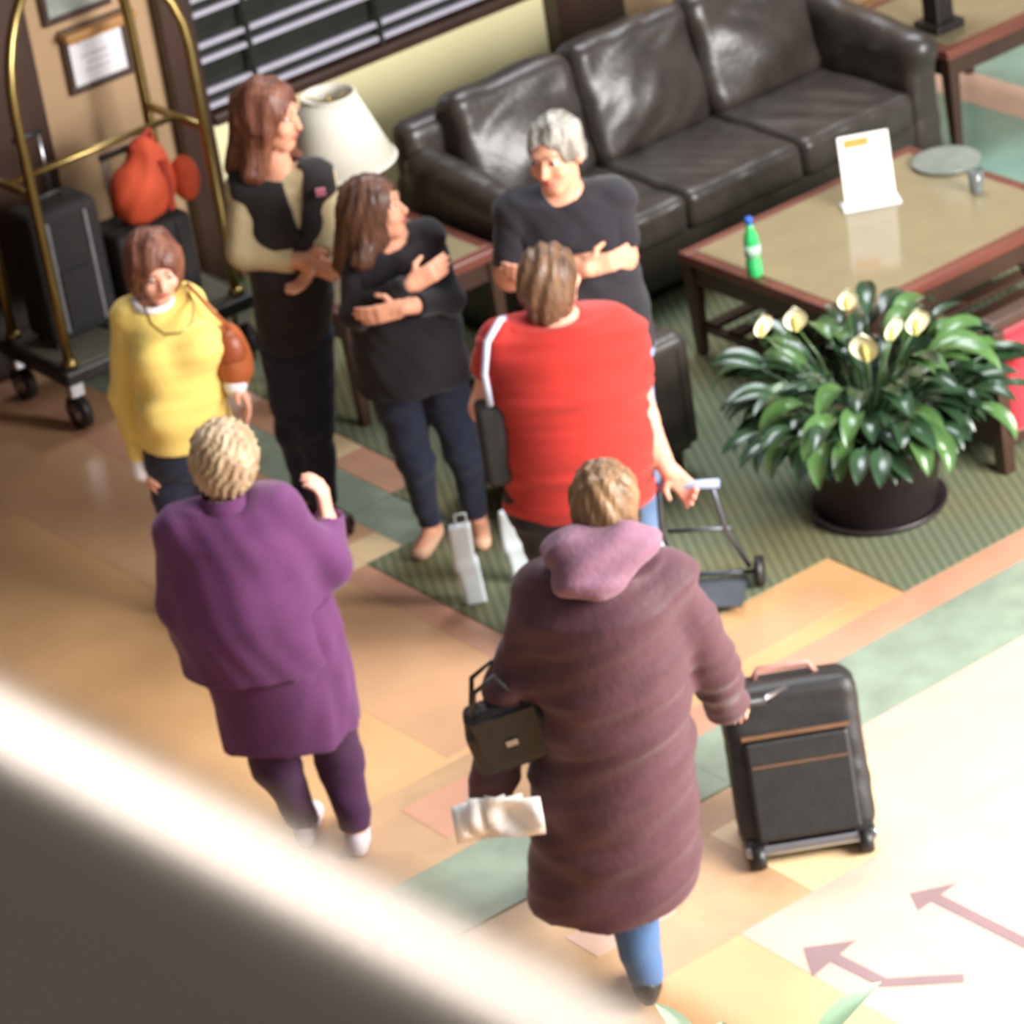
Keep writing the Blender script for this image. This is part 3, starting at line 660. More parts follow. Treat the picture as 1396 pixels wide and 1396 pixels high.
def hair_cap(P, m, extra=(), face=.62, seed=1, thick=.016, down=.055, noise=(.0035, 70, 70, 24), subs=(), low=None):
    "hair over the skull with the face left free"
    c, R, s = P.hc, P.hR, P.hs; sd, f, u = R
    pr = [('ell', c+u*.034*s-f*.018*s, (.080*s+thick, .098*s+thick, .088*s+thick), R), ('ell', c-u*.02*s-f*.035*s, (.072*s+thick, .075*s+thick, .075*s+down), R)]+list(extra)
    bs = [Field.bounds(p, .05) for p in pr]; F = Field(np.min([b[0] for b in bs], 0), np.max([b[1] for b in bs], 0), .007)
    for p in pr: F.add(p, .03)
    F.noise(*noise, seed)
    F.sub(('ell', c+f*.105*s-u*.045*s, (.066*s, .088*s, .110*s*face/.62), R), .012)
    for p in subs: F.sub(p, .01)
    if low is not None: F.cut(c-u*low, -u+f*.35)
    o = field_obj('hair', F, m, P.o); return o
def btw(a, b, t): return a+(b-a)*t
def wrist_cut(P, s, t=.0, part='farm'):
    a, b = P.j['elb_'+s], P.j['wri_'+s]; d = unit(b-a); return (b+d*t, d)
def sleeve_parts(P, name, s, inf, m, t=-.01, k=.03, noise=None, res=.008):
    "a sleeve ending cleanly at the wrist, one child per arm"
    c = wrist_cut(P, s, t); return garment(P, name, ['uarm_'+s, 'farm_'+s], inf, m, cuts=[c], k=k, noise=noise, res=res)
def strap(P, name, pts, r, m, parent): return tube(name, pts, r, m, parent, n=8)

M_JEANS_D = fab('dark_jeans', srgb(36, 40, 58)); M_JEANS_B = fab('blue_jeans', srgb(78, 108, 150)); M_JEANS_L = fab('light_blue_jeans', srgb(136, 164, 204))
M_BLACKT = fab('black_cotton', srgb(34, 31, 36)); M_BLACKPANT = fab('black_trousers', srgb(28, 27, 29))
M_SHOEB = mat('black_shoe', srgb(26, 24, 24), .4, bump=.05)
M_HAIRB = hairm('brown_hair', srgb(62, 40, 32), srgb(104, 70, 54)); M_HAIRR = hairm('auburn_hair', srgb(86, 48, 38), srgb(132, 84, 64))
M_HAIRG = hairm('grey_hair', srgb(96, 88, 76), srgb(176, 172, 164)); M_HAIRBL = hairm('blond_grey_hair', srgb(132, 104, 76), srgb(190, 166, 134)); M_HAIRLB = hairm('light_brown_hair', srgb(94, 66, 42), srgb(140, 108, 76))
legs = ['thigh_l', 'thigh_r', 'calf_l', 'calf_r']

# --- woman in dark vest over beige jumper
V_ = person('woman in a dark vest over a beige jumper, standing beside the table lamp', (433, 713),
  dict(sho_l=(338, 254, .02), sho_r=(428, 246, -.02), elb_l=(334, 343, -.06), wri_l=(412, 356, -.16), elb_r=(446, 318, -.02), wri_r=(430, 352, -.14),
       hip_l=(388, 462, .0), hip_r=(418, 458, -.02), kne_l=(403, 585, .02), kne_r=(428, 578, -.04), ank_l=(424, 696, .05), ank_r=(446, 704, -.03), toe_l=(446, 712, -.02), toe_r=(470, 720, -.10)),
  [(362, 468, 440, 452, .13, 0), (356, 418, 446, 402, .135, 0), (346, 350, 438, 334, .13, 0), (340, 300, 440, 284, .13, 0), (342, 256, 430, 242, .09, 0)],
  dict(c=(368, 158, -.02), f=RX*.86-HX*.45-UP*.10, s=1.06, hair_m=M_HAIRR), {'l': (RX*.8-UP*.35-HX*.2, -HX*.2+RX*.3-UP*.1, UP*.9, .5), 'r': (-UP*.6-RX*.5-HX*.3, -RX*.5-HX*.3, -HX*.7+UP*.3, .5)},
  M_SKIN, dict(arm=1.22), None)
garment(V_, 'trousers', legs, .014, M_JEANS_D, cuts=[(V_.pt((400, 450)), UP), (V_.j['ank_l']+UP*.02, -UP)], k=.03, noise=(.003, 18, 18, 26, 3))
shoes(V_, mat('maroon_boot', srgb(62, 26, 30), .45, bump=.05), .012, 'boot', low=.10)
M_BEIGE = fab('beige_knit', srgb(196, 178, 140), bscale=110)
garment(V_, 'jumper', ['torso', 'shoulders', 'uarm_l', 'farm_l', 'uarm_r', 'farm_r'], .009, M_BEIGE, cuts=[(V_.pt((400, 440)), UP*-1)], noise=(.0015, 20, 20, 30, 4), subs=[('cone', V_.j['wri_l']+unit(V_.j['wri_l']-V_.j['elb_l'])*.03, V_.j['wri_l']+unit(V_.j['wri_l']-V_.j['elb_l'])*.3, .07, .09), ('cone', V_.j['wri_r']+unit(V_.j['wri_r']-V_.j['elb_r'])*.04, V_.j['wri_r']+unit(V_.j['wri_r']-V_.j['elb_r'])*.25, .05, .07)])
fr = on_upright(404, 262, V_.root, -.16)
garment(V_, 'vest', ['torso', 'shoulders'], .027, fab('charcoal_vest', srgb(40, 35, 36)), noise=(.0015, 20, 20, 22, 5),
        subs=[('cone', V_.pt((398, 240, d_)), V_.pt((410, 324, d_)), .040, .006) for d_ in (-.08, -.11, -.14, -.17, -.20, -.23)]+[('cone', V_.nb+UP*.02, V_.nb+UP*.2, .075, .1),
              ('cone', V_.j['sho_l']-RX*.125, V_.j['sho_l']-RX*.25, .08, .1), ('cone', V_.j['sho_r']+RX*.15, V_.j['sho_r']+RX*.27, .08, .1)], k=.05)
lg = V_.pt((437, 262, -.135)); box('chest_logo', lg, (.035, .012, .03), mat('pink_patch', srgb(214, 130, 150), .7, bump=0), V_.o, bevel=.003, rot=math.atan2(RX[1], RX[0]))
c, R = V_.hc, V_.hR
hair_cap(V_, M_HAIRR, [('cone', c-R[1]*.05+R[2]*.02, V_.pt((330, 226, .05)), .09, .062), ('cone', c-R[1]*.03-R[2]*.05, V_.pt((346, 236, -.06)), .07, .045), ('cone', c+R[0]*.07-R[2]*.02, V_.pt((400, 212, .10)), .04, .03)], seed=3, thick=.02)

# --- brunette with folded arms
B_ = person('long haired brunette in a black top with folded arms, looking towards the man', (620, 742),
  dict(sho_l=(492, 350, -.0), sho_r=(580, 328, .02), elb_l=(484, 428, -.10), wri_l=(560, 388, -.22), elb_r=(612, 408, -.08), wri_r=(548, 420, -.24),
       hip_l=(535, 520, 0), hip_r=(600, 508, 0), kne_l=(566, 628, -.02), kne_r=(632, 618, -.02), ank_l=(588, 722, .04), ank_r=(652, 712, .04), toe_l=(574, 752, -.08), toe_r=(658, 744, -.08)),
  [(492, 532, 636, 508, .14, 0), (486, 480, 628, 456, .14, 0), (482, 420, 612, 400, .125, 0), (482, 380, 600, 356, .125, 0), (488, 346, 578, 326, .08, 0)],
  dict(c=(512, 286, -.03), f=RX*.92-HX*.30+UP*.18, s=.98, hair_m=M_HAIRB), {'l': (RX*.85+UP*.35, HX*.9-UP*.2, UP*.8, .55), 'r': (-RX*.9-UP*.05-HX*.1, HX*.9, UP*.8+HX*.1, .35)},
  M_SKIN, dict(arm=.98), None)
garment(B_, 'jeans', legs+['torso'], .007, M_JEANS_D, cuts=[(B_.pt((568, 498)), UP), (B_.j['ank_l']+UP*.01, -UP)], k=.03, noise=(.003, 18, 18, 26, 6))
shoes(B_, mat('nude_flat_shoe', srgb(222, 176, 146), .5, bump=0), .005, 'flat_shoe', low=-.02)
garment(B_, 'top', ['torso', 'shoulders'], .018, M_BLACKT, cuts=[(B_.pt((565, 522)), -UP)], noise=(.004, 16, 16, 22, 7), subs=[('cone', B_.nb+UP*.03-HX*.03, B_.nb+UP*.2, .06, .1)])
for s, t in (('l', -.005), ('r', -.07)): sleeve_parts(B_, 'sleeve', s, .012, M_BLACKT, t=t, noise=(.003, 24, 24, 24, 8))
c, R = B_.hc, B_.hR
hair_cap(B_, M_HAIRB, [('cone', c-R[1]*.05, B_.pt((476, 358, .02)), .088, .06), ('cone', c-R[1]*.03-R[2]*.06, B_.pt((494, 352, -.09)), .07, .045)], seed=4, thick=.018)

# --- woman in yellow
Y_ = person('woman in a bright yellow jumper with white collar and cuffs, standing by the luggage cart', (296, 846),
  dict(sho_l=(178, 432, 0), sho_r=(250, 412, 0), elb_l=(172, 540, .02), wri_l=(194, 632, -.04), elb_r=(302, 470, .03), wri_r=(318, 516, -.08),
       hip_l=(226, 618, 0), hip_r=(284, 606, 0), kne_l=(252, 730, -.02), kne_r=(304, 720, -.02), ank_l=(274, 826, .04), ank_r=(318, 818, .04), toe_l=(274, 858, -.08), toe_r=(326, 848, -.08)),
  [(202, 640, 310, 618, .15, 0), (194, 592, 308, 570, .165, 0), (188, 540, 300, 518, .16, 0), (184, 494, 298, 472, .155, -.02), (176, 450, 276, 428, .13, 0), (180, 424, 248, 410, .08, 0)],
  dict(c=(211, 365, -.05), f=-HX*.86+RX*.22-UP*.22, s=.98, hair_m=M_HAIRR), {'l': (-UP*.92+RX*.25, RX*.9, -HX*.9, .5), 'r': (-UP*.8+RX*.35-HX*.2, -RX*.8, -HX*.9, .5)},
  M_SKIN2, dict(arm=1.02, sr=.058, extra=lambda P: [('ell', P.pt((214, 486, -.10)), (.085, .085, .075), EYE), ('ell', P.pt((266, 474, -.10)), (.085, .085, .075), EYE), ('ell', P.pt((248, 548, -.08)), (.15, .10, .10), EYE)]), None)
M_YEL = fab('yellow_knit', srgb(232, 204, 112), bscale=120, var=.05); M_WHITEC = fab('white_cotton', srgb(232, 230, 232), var=.03)
garment(Y_, 'trousers', legs+['torso'], .009, M_JEANS_D, cuts=[(Y_.pt((255, 590)), UP), (Y_.j['ank_l']+UP*.0, -UP)], k=.04, noise=(.003, 18, 18, 26, 9))
shoes(Y_, M_SHOEB)
garment(Y_, 'jumper', ['torso', 'shoulders', 'chestx'], .018, M_YEL, cuts=[(Y_.pt((252, 592)), -UP-RX*.02)], noise=(.0035, 8, 8, 36, 10), k=.045,
        subs=[('cone', Y_.nb+UP*.05-HX*.04, Y_.nb+UP*.2-HX*.05, .055, .09)])
for s in 'lr': sleeve_parts(Y_, 'sleeve', s, .014, M_YEL, t=-.015, noise=(.0025, 14, 14, 40, 23))
for s in 'lr':
    d = unit(Y_.j['wri_'+s]-Y_.j['elb_'+s]); blob('cuff', [('cone', Y_.j['wri_'+s]-d*.02, Y_.j['wri_'+s]+d*.025, .038, .042)], M_WHITEC, Y_.o, res=.006, k=0)
cc = Y_.nb+UP*.035-HX*.035
tube('collar', [cc+(RX*math.cos(a)+HX*math.sin(a)*.9+UP*.25*math.sin(a))*.068 for a in np.linspace(0, 2*math.pi, 25)[:-1]], .013, M_WHITEC, Y_.o, n=8, closed=True)
nk = [Y_.pt(q) for q in ((196, 418, -.10), (206, 442, -.16), (224, 456, -.21), (246, 454, -.215), (262, 438, -.17), (264, 412, -.10), (256, 396, -.03))]
tube('necklace', nk, .005, M_BRASS, Y_.o, n=6)
c, R = Y_.hc, Y_.hR
hair_cap(Y_, M_HAIRR, [('ell', c-R[2]*.03+R[0]*.055-R[1]*.01, (.045, .06, .085), R), ('ell', c-R[2]*.03-R[0]*.055-R[1]*.01, (.045, .06, .085), R)], seed=5, thick=.02, face=.58)
hb = Y_.pt((316, 482, -.06))
hbag = empty('shoulder_bag', hb-UP*.1, 'tan brown leather shoulder bag hanging from the yellow jumper woman', 'bag')
M_TANL = mat('tan_leather', srgb(164, 86, 46), .45, var=.15, bump=.1)
blob('bag_body', [('ell', hb, (.06, .085, .115), np.array([RX, HX, UP])), ('ell', hb-UP*.05+HX*.02, (.065, .10, .09), np.array([RX, HX, UP]))], M_TANL, hbag, res=.008, k=.03)
tube('strap', [Y_.pt((316, 450, -.08)), Y_.pt((290, 425, -.10)), Y_.pt((268, 400, -.09)), Y_.pt((256, 388, -.03)), Y_.pt((262, 395, .06)), Y_.pt((300, 440, .08)), Y_.pt((318, 455, .0))], .008, M_TANL, hbag, n=8)
blob('bag_flap', [('ell', hb+UP*.03-HX*.045, (.055, .045, .075), np.array([RX, HX, UP]))], mat('dark_tan_leather', srgb(140, 68, 36), .45, bump=.1), hbag, res=.008, k=.01)

# --- woman in purple suit
U_ = person('older woman in a purple suit seen from behind, one hand raised to her face', (456, 1158),
  dict(sho_l=(252, 722, .0), sho_r=(372, 700, .0), elb_l=(244, 826, .02), wri_l=(276, 902, .14), elb_r=(448, 768, .06), wri_r=(446, 706, .20),
       hip_l=(346, 930, .02), hip_r=(424, 916, .02), kne_l=(376, 1042, .02), kne_r=(464, 1036, .04), ank_l=(414, 1118, .06), ank_r=(487, 1140, -.02), toe_l=(428, 1112, .20), toe_r=(496, 1150, .14)),
  [(316, 956, 456, 934, .14, .02), (296, 896, 432, 874, .14, .02), (268, 832, 406, 810, .135, .0), (252, 776, 390, 756, .13, .0), (250, 736, 374, 716, .11, 0), (266, 704, 364, 686, .07, 0)],
  dict(c=(309, 626, .04), f=HX*.9+RX*.35-UP*.12, s=1.0, hair_m=M_HAIRBL), {'r': (UP*.95+HX*.1, -RX*.8+HX*.3, HX*.8, .7), 'l': (-UP*.8+HX*.3, RX*.8, HX*.8, .5)},
  M_SKIN2, dict(arm=1.08), None)
M_PURP = fab('purple_wool', srgb(92, 46, 88), bscale=130, var=.12); M_PURPD = fab('dark_purple_wool', srgb(62, 28, 60), var=.1)
garment(U_, 'trousers', legs, .016, M_PURPD, cuts=[(U_.j['ank_l']-UP*.01, -UP)], k=.03, noise=(.003, 14, 14, 20, 11))
shoes(U_, mat('grey_white_shoe', srgb(196, 184, 190), .5, bump=0), .008)
def rows(P, rr):
    st = []
    for (lx, ly, rx, ry, b, d) in rr:
        a, c = P.pt((lx, ly, d)), P.pt((rx, ry, d)); m = (a+c)/2; st.append((m[2], m[0], m[1], np.linalg.norm(a-c)/2, b))
    return ('loft', sorted(st), RX, HX)
garment(U_, 'tunic', [], 0, M_PURP, extra=[rows(U_, [(308, 1026, 486, 968, .18, .02), (292, 960, 480, 918, .185, .02), (262, 880, 464, 846, .18, .01), (256, 840, 450, 808, .17, .01)])], k=.0, noise=(.005, 26, 26, 5, 12))
garment(U_, 'jacket', ['shoulders', 'uarm_l', 'farm_l', 'uarm_r', 'farm_r'], .024, M_PURP, extra=[rows(U_, [(250, 912, 462, 876, .20, .01), (228, 836, 440, 804, .195, .0), (222, 780, 418, 754, .18, .0), (228, 732, 396, 706, .15, 0), (252, 694, 380, 674, .09, 0)])],
        k=.045, noise=(.005, 15, 15, 10, 13), subs=[('cone', U_.nb+UP*.06, U_.nb+UP*.25, .06, .08), ('cone', U_.j['wri_r']+UP*.04, U_.j['wri_r']+UP*.3, .06, .09)])
blob('collar', [('cone', U_.nb+UP*.035-HX*.01, U_.nb+UP*.06, .085, .072)], M_PURP, U_.o, res=.008, k=0, subs=[('cone', U_.nb+UP*.05, U_.nb+UP*.2, .062, .07)])
hair_cap(U_, M_HAIRBL, [('ell', U_.hc+U_.hR[2]*.01-U_.hR[1]*.02, (.102, .112, .105), U_.hR)], seed=6, thick=.018, noise=(.0042, 130, 130, 130), down=.02)

# --- man with grey hair and folded arms
G_ = person('grey haired man in a black t-shirt and light blue jeans with folded arms', (846, 752),
  dict(sho_l=(706, 290, .0), sho_r=(834, 272, .0), elb_l=(696, 376, -.06), wri_l=(800, 366, -.24), elb_r=(848, 350, -.06), wri_r=(748, 372, -.26),
       hip_l=(772, 478, 0), hip_r=(842, 464, 0), kne_l=(806, 610, -.02), kne_r=(872, 598, -.02), ank_l=(824, 728, .03), ank_r=(884, 716, .03), toe_l=(822, 762, -.10), toe_r=(896, 750, -.10)),
  [(730, 500, 886, 474, .15, 0), (722, 430, 878, 404, .155, 0), (706, 360, 858, 334, .15, 0), (700, 316, 850, 292, .14, 0), (712, 276, 832, 256, .09, 0)],
  dict(c=(757, 208, -.05), f=-HX*.80-RX*.45-UP*.10, s=1.08, hair_m=M_HAIRG), {'l': (RX*.93+UP*.12, HX*.9, UP*.8, .45), 'r': (-RX*.9+UP*.1, HX*.9, UP*.8, .45)},
  M_SKIN, dict(arm=1.15, nk=1.15, sr=.07), None)
garment(G_, 'jeans', legs+['torso'], .014, M_JEANS_L, cuts=[(G_.pt((806, 462)), UP), (G_.j['ank_l']-UP*.02, -UP)], k=.04, noise=(.003, 18, 18, 26, 14))
shoes(G_, mat('white_trainer', srgb(224, 222, 222), .5, bump=0), .012)
garment(G_, 'tshirt', ['torso', 'shoulders'], .018, fab('black_tshirt', srgb(36, 34, 40)), cuts=[(G_.pt((805, 478)), -UP)], noise=(.004, 16, 16, 22, 15), k=.05, subs=[('cone', G_.nb+UP*.05-HX*.02, G_.nb+UP*.25-HX*.05, .068, .1)])
for s in 'lr':
    a, b = G_.j['sho_'+s], G_.j['elb_'+s]; garment(G_, 'sleeve', ['uarm_'+s], .018, MATS['black_tshirt'], cuts=[(btw(a, b, .86), unit(b-a))], noise=(.003, 24, 24, 24, 16), k=.03)
wc = btw(G_.j['elb_r'], G_.j['wri_r'], .72); dd = unit(G_.j['wri_r']-G_.j['elb_r'])
hair_cap(G_, M_HAIRG, seed=7, thick=.009, down=.0, face=.66, low=.03)

# --- woman in red
R_ = person('woman in a red short sleeved shirt seen from behind, facing the man with folded arms', (806, 890),
  dict(sho_l=(684, 466, .02), sho_r=(846, 458, .02), elb_l=(662, 556, .04), wri_l=(694, 604, .20), elb_r=(876, 572, -.02), wri_r=(910, 640, -.02),
       hip_l=(738, 690, 0), hip_r=(826, 676, 0), kne_l=(760, 790, .04), kne_r=(846, 778, .04), ank_l=(782, 872, .0), ank_r=(856, 862, .0), toe_l=(784, 862, .16), toe_r=(860, 850, .16)),
  [(696, 700, 884, 672, .20, .02), (690, 640, 890, 612, .215, .02), (678, 570, 884, 542, .205, .02), (668, 510, 880, 482, .19, .02), (672, 472, 866, 450, .15, .02), (700, 440, 836, 422, .09, .02)],
  dict(c=(752, 382, .04), f=HX*.72+RX*.62+UP*.12, s=1.0, hair_m=M_HAIRB), {'r': (UP*-.75+RX*.5, -HX*.7, -RX*.4+UP*.2+HX*.6, .9), 'l': (HX*.7+RX*.5, -UP, RX*.5, .5)},
  M_SKIN2, dict(arm=1.18, nk=1.2, sr=.07, leg=1.1), None)
M_REDS = fab('red_shirt_cotton', srgb(180, 46, 38), var=.06)
garment(R_, 'trousers', legs+['torso'], .012, M_BLACKPANT, cuts=[(R_.pt((790, 650)), UP), (R_.j['ank_l']-UP*.02, -UP)], k=.04, noise=(.003, 18, 18, 26, 17))
shoes(R_, M_SHOEB)
garment(R_, 'shirt', ['torso', 'shoulders'], .016, M_REDS, cuts=[(R_.pt((790, 692)), -UP)], noise=(.006, 6, 6, 30, 18), k=.05, subs=[('cone', R_.nb+UP*.05, R_.nb+UP*.25, .07, .1)])
for s in 'lr':
    a, b = R_.j['sho_'+s], R_.j['elb_'+s]; garment(R_, 'sleeve', ['uarm_'+s], .022, M_REDS, cuts=[(btw(a, b, .50), unit(b-a))], noise=(.003, 24, 24, 24, 19), k=.03)
hair_cap(R_, hairm('mid_brown_hair', srgb(74, 50, 36), srgb(118, 88, 64)), [('cone', R_.hc-R_.hR[1]*.04-R_.hR[2]*.03, R_.pt((742, 424, .0)), .085, .055)], seed=8, thick=.018)
bb = R_.pt((672, 590, .03))
rb = empty('shoulder_bag', bb-UP*.14, 'black shoulder bag with pale blue strap hanging from the red shirted woman', 'bag')
blob('bag_body', [('box', bb, (.05, .13, .15), np.array([RX, HX, UP]), .03)], M_BLACKF, rb, res=.01, k=.01)
tube('strap', [R_.pt(q) for q in ((668, 552, -.10), (660, 510, -.13), (664, 466, -.11), (682, 436, -.03), (690, 434, .05), (676, 470, .15), (668, 552, .14))], .012, mat('pale_blue_webbing', srgb(176, 184, 206), .7, bump=.1), rb, n=8)

# --- woman in the long maroon coat
C_ = person('woman in a long maroon hooded coat and blue jeans walking away, pulling a suitcase', (884, 1352),
  dict(sho_l=(748, 806, .02), sho_r=(902, 792, .02), elb_l=(700, 940, .02), wri_l=(668, 1080, .06), elb_r=(966, 900, .10), wri_r=(990, 958, .36),
       hip_l=(800, 1050, .05), hip_r=(880, 1038, .0), kne_l=(806, 1190, .30), kne_r=(858, 1218, .0), ank_l=(800, 1236, .62), ank_r=(880, 1330, -.06), toe_l=(806, 1218, .78), toe_r=(888, 1352, .06)),
  [(760, 1096, 920, 1074, .16, .03), (758, 1026, 918, 1004, .165, .03), (746, 936, 912, 914, .155, .02), (740, 868, 906, 846, .15, .0), (744, 820, 900, 796, .13, 0), (766, 784, 876, 768, .07, 0)],
  dict(c=(826, 688, .06), f=HX*.96+RX*.2-UP*.22, s=1.0, hair_m=M_HAIRLB), {'l': (-UP*.85+HX*.35-RX*.2, RX*.9, HX*.9, .8), 'r': (HX*.75-UP*.4+RX*.35, -UP*.9, -RX*.8, 1.0)},
  M_SKIN2, dict(arm=1.1), None)
M_COAT = fab('maroon_quilted_nylon', srgb(80, 48, 56), rough=.6, bscale=40, var=.14); M_HOOD = fab('mauve_hood_lining', srgb(128, 90, 108), rough=.7, bscale=50)
garment(C_, 'jeans', legs, .020, M_JEANS_B, cuts=[(C_.j['ank_r']-UP*.015, -UP)], k=.03, noise=(.003, 14, 14, 20, 20))
shoes(C_, M_SHOEB, .012, low=.03)
garment(C_, 'coat', ['shoulders', 'uarm_l', 'farm_l', 'uarm_r', 'farm_r'], .034, M_COAT,
        extra=[rows(C_, [(716, 1226, 958, 1190, .24, .06), (724, 1120, 952, 1088, .235, .05), (726, 1000, 944, 970, .225, .04), (712, 900, 936, 870, .215, .02), (710, 830, 930, 800, .18, 0), (740, 784, 900, 762, .11, 0)])],
        k=.04, noise=(.006, 7, 7, 26, 21), subs=[('cone', C_.nb+UP*.13, C_.nb+UP*.3, .06, .1)]+[('cone', C_.j['wri_'+s]+unit(C_.j['wri_'+s]-C_.j['elb_'+s])*.055, C_.j['wri_'+s]+unit(C_.j['wri_'+s]-C_.j['elb_'+s])*.3, .07, .09) for s in 'lr'])
garment(C_, 'hood', [], 0, M_HOOD, extra=[('ell', C_.pt((818, 752, -.07)), (.165, .10, .085), np.array([RX, HX, UP])), ('ell', C_.pt((806, 790, -.13)), (.12, .07, .055), np.array([RX, HX, UP])), ('cone', C_.pt((760, 752, -.02)), C_.pt((772, 738, .08)), .05, .04), ('cone', C_.pt((878, 742, -.02)), C_.pt((872, 728, .08)), .05, .04)], k=.03, noise=(.006, 20, 20, 24, 22),
        subs=[('ell', C_.hc-UP*.03, (.115, .125, .13), np.array([RX, HX, UP]))], label='mauve lined hood lying on the shoulders')
hair_cap(C_, M_HAIRLB, [], seed=9, thick=.016)
# handbag on her forearm, papers in her hand
hb = C_.pt((694, 992, -.02)); RB = np.array([unit(RX*.98+UP*.2), HX, unit(UP*.98-RX*.2)])
hg = empty('handbag', hb-UP*.12, 'black leather handbag hanging from the arm of the maroon coated woman', 'handbag')
M_BLEATHER = mat('black_leather', srgb(34, 30, 28), .4, var=.2, bump=.15, bscale=40)
blob('bag_body', [('box', hb, (.115, .05, .10), RB, .03), ('box', hb-RB[2]*.03, (.125, .06, .08), RB, .03)], M_BLEATHER, hg, res=.009, k=.02)
box('flap', hb-HX*.058+RB[2]*.03, (.19, .012, .10), M_BLEATHER, hg, rot=RB.T, bevel=.004); box('buckle', hb-HX*.068-RB[2]*.01, (.035, .008, .02), M_SILVER, hg, rot=RB.T, bevel=.002)
for q in (-.045, .045): tube('handle', [hb+RB[0]*-.08+HX*q+RB[2]*.09, hb+RB[0]*-.05+HX*q+RB[2]*.17, hb+RB[0]*.02+HX*q+RB[2]*.20, hb+RB[0]*.07+HX*q+RB[2]*.09], .008, M_BLEATHER, hg, n=8)
pp = C_.pt((676, 1094, -.02))
ph = empty('paper_sheaf', pp-UP*.08, 'crumpled white papers held in the hand of the maroon coated woman', 'papers')
for k, (dx, dz, a) in enumerate(((-.05, 0, .3), (0, .012, -.1), (.05, .02, -.5))):
    n = 6; V = []; F = []; rdx = unit(RX*math.cos(a*.4)+UP*.25*math.sin(a)); 
    for i in range(n):
        for jn in range(n):
            u, v = i/(n-1)-.5, jn/(n-1)-.5; V.append(pp+rdx*(dx+u*.16)+UP*(dz-.01+v*.13)+HX*(-.06+.03*math.sin(5*u+k)*math.cos(4*v)+a*.05*u-.02*k))
    for i in range(n-1):
        for jn in range(n-1): F.append((i*n+jn, (i+1)*n+jn, (i+1)*n+jn+1, i*n+jn+1))
    o = mesh_obj('sheet', V, F, M_WHITE, ph); md = o.modifiers.new('thick', 'SOLIDIFY'); md.thickness = .003

# --- black rolling suitcase she pulls, tipped towards her
q0 = on_floor(1112, 1178); tl = .36
SR = np.array([RX, unit(HX*math.cos(tl)-UP*math.sin(tl)), unit(HX*math.sin(tl)+UP*math.cos(tl))])   # rows: right, front-back, long axis
rs = empty('rolling_suitcase', q0, 'large black rolling suitcase with silver base bar pulled by the maroon coated woman', 'suitcase')
T = lambda x, y, z: q0+SR[0]*x+SR[1]*y+SR[2]*z
M_BLACKN = mat('black_nylon', srgb(30, 28, 27), .5, var=.2, scale=20, bump=.2, bscale=150, spec=.5)
blob('shell', [('box', T(0, .15, .325), (.215, .13, .255), SR, .05)], M_BLACKN, rs, res=.011, k=.02, noise=(.002, 20, 20, 20, 30))
box('pocket_panel', T(0, .013, .25), (.33, .03, .32), M_BLACKN, rs, rot=SR.T, bevel=.012)
box('zip_line', T(0, .002, .425), (.34, .012, .012), mat('bronze_zip', srgb(110, 78, 54), .4, bump=0), rs, rot=SR.T)
box('zip_line', T(0, .002, .33), (.30, .012, .006), MATS['bronze_zip'], rs, rot=SR.T)
box('base_bar', T(0, .03, .062), (.42, .035, .035), M_SILVER, rs, rot=SR.T, bevel=.008)
for x in (-.17, .17):
    V, F = tube_geo([q0+RX*(x-.02)+UP*.036+HX*.03, q0+RX*(x+.02)+UP*.036+HX*.03], .036, 18); mesh_obj('wheel', V, F, M_BLACKP, rs)
    box('wheel_housing', T(x, .06, .07), (.07, .07, .06), M_BLACKP, rs, rot=SR.T, bevel=.008)
gp = C_.j['wri_r']+(HX*.75-UP*.4+RX*.35)*.095-UP*.018
for x in (-.07, .07): tube('handle_rod', [T(x-.02, .24, .54), gp+RX*x], .008, M_SILVER, rs, n=8)
tube('handle_grip', [gp-RX*.09, gp+RX*.09], .015, M_BLACKP, rs, n=10)
tube('top_handle', [T(-.1, .15, .575), T(-.08, .15, .61), T(.08, .15, .61), T(.1, .15, .575)], .012, mat('pinkish_grip', srgb(168, 120, 108), .6, bump=.1), rs, n=8)

# --- trolley the red shirted woman holds
tq = on_floor(975, 800); gh = R_.j['wri_r']-UP*.07+RX*.05
tr2 = empty('folding_trolley', tq, 'thin grey folding luggage trolley held by the red shirted woman', 'trolley')
M_GREYM = mat('grey_metal', srgb(92, 96, 104), .4, metal=.6, bump=0)
axl = unit((tq-gh)*A3(1, 1, 0)); sdv = A3(-axl[1], axl[0], 0)
for q in (-1, 1):
    tube('frame_tube', [gh+sdv*q*.09, gh+sdv*q*.11-UP*.2+axl*.05, tq+UP*.08+sdv*q*.13], .010, M_GREYM, tr2, n=8)
    V, F = tube_geo([tq+UP*.055+sdv*q*.15, tq+UP*.055+sdv*q*.18], .055, 18); mesh_obj('wheel', V, F, M_BLACKP, tr2)
tube('axle', [tq+UP*.055-sdv*.16, tq+UP*.055+sdv*.16], .009, M_GREYM, tr2, n=8)
tube('handle_bar', [gh-sdv*.12, gh+sdv*.12], .016, mat('pale_blue_grip', srgb(140, 152, 180), .6, bump=.1), tr2, n=10)
tube('crossbar', [btw(gh, tq, .5)-sdv*.11+UP*.03, btw(gh, tq, .5)+sdv*.11+UP*.03], .008, M_GREYM, tr2, n=8)
box('toe_plate', tq+UP*.03-axl*.10, (.20, .24, .012), M_GREYM, tr2, rot=math.atan2(axl[1], axl[0]), bevel=.003)

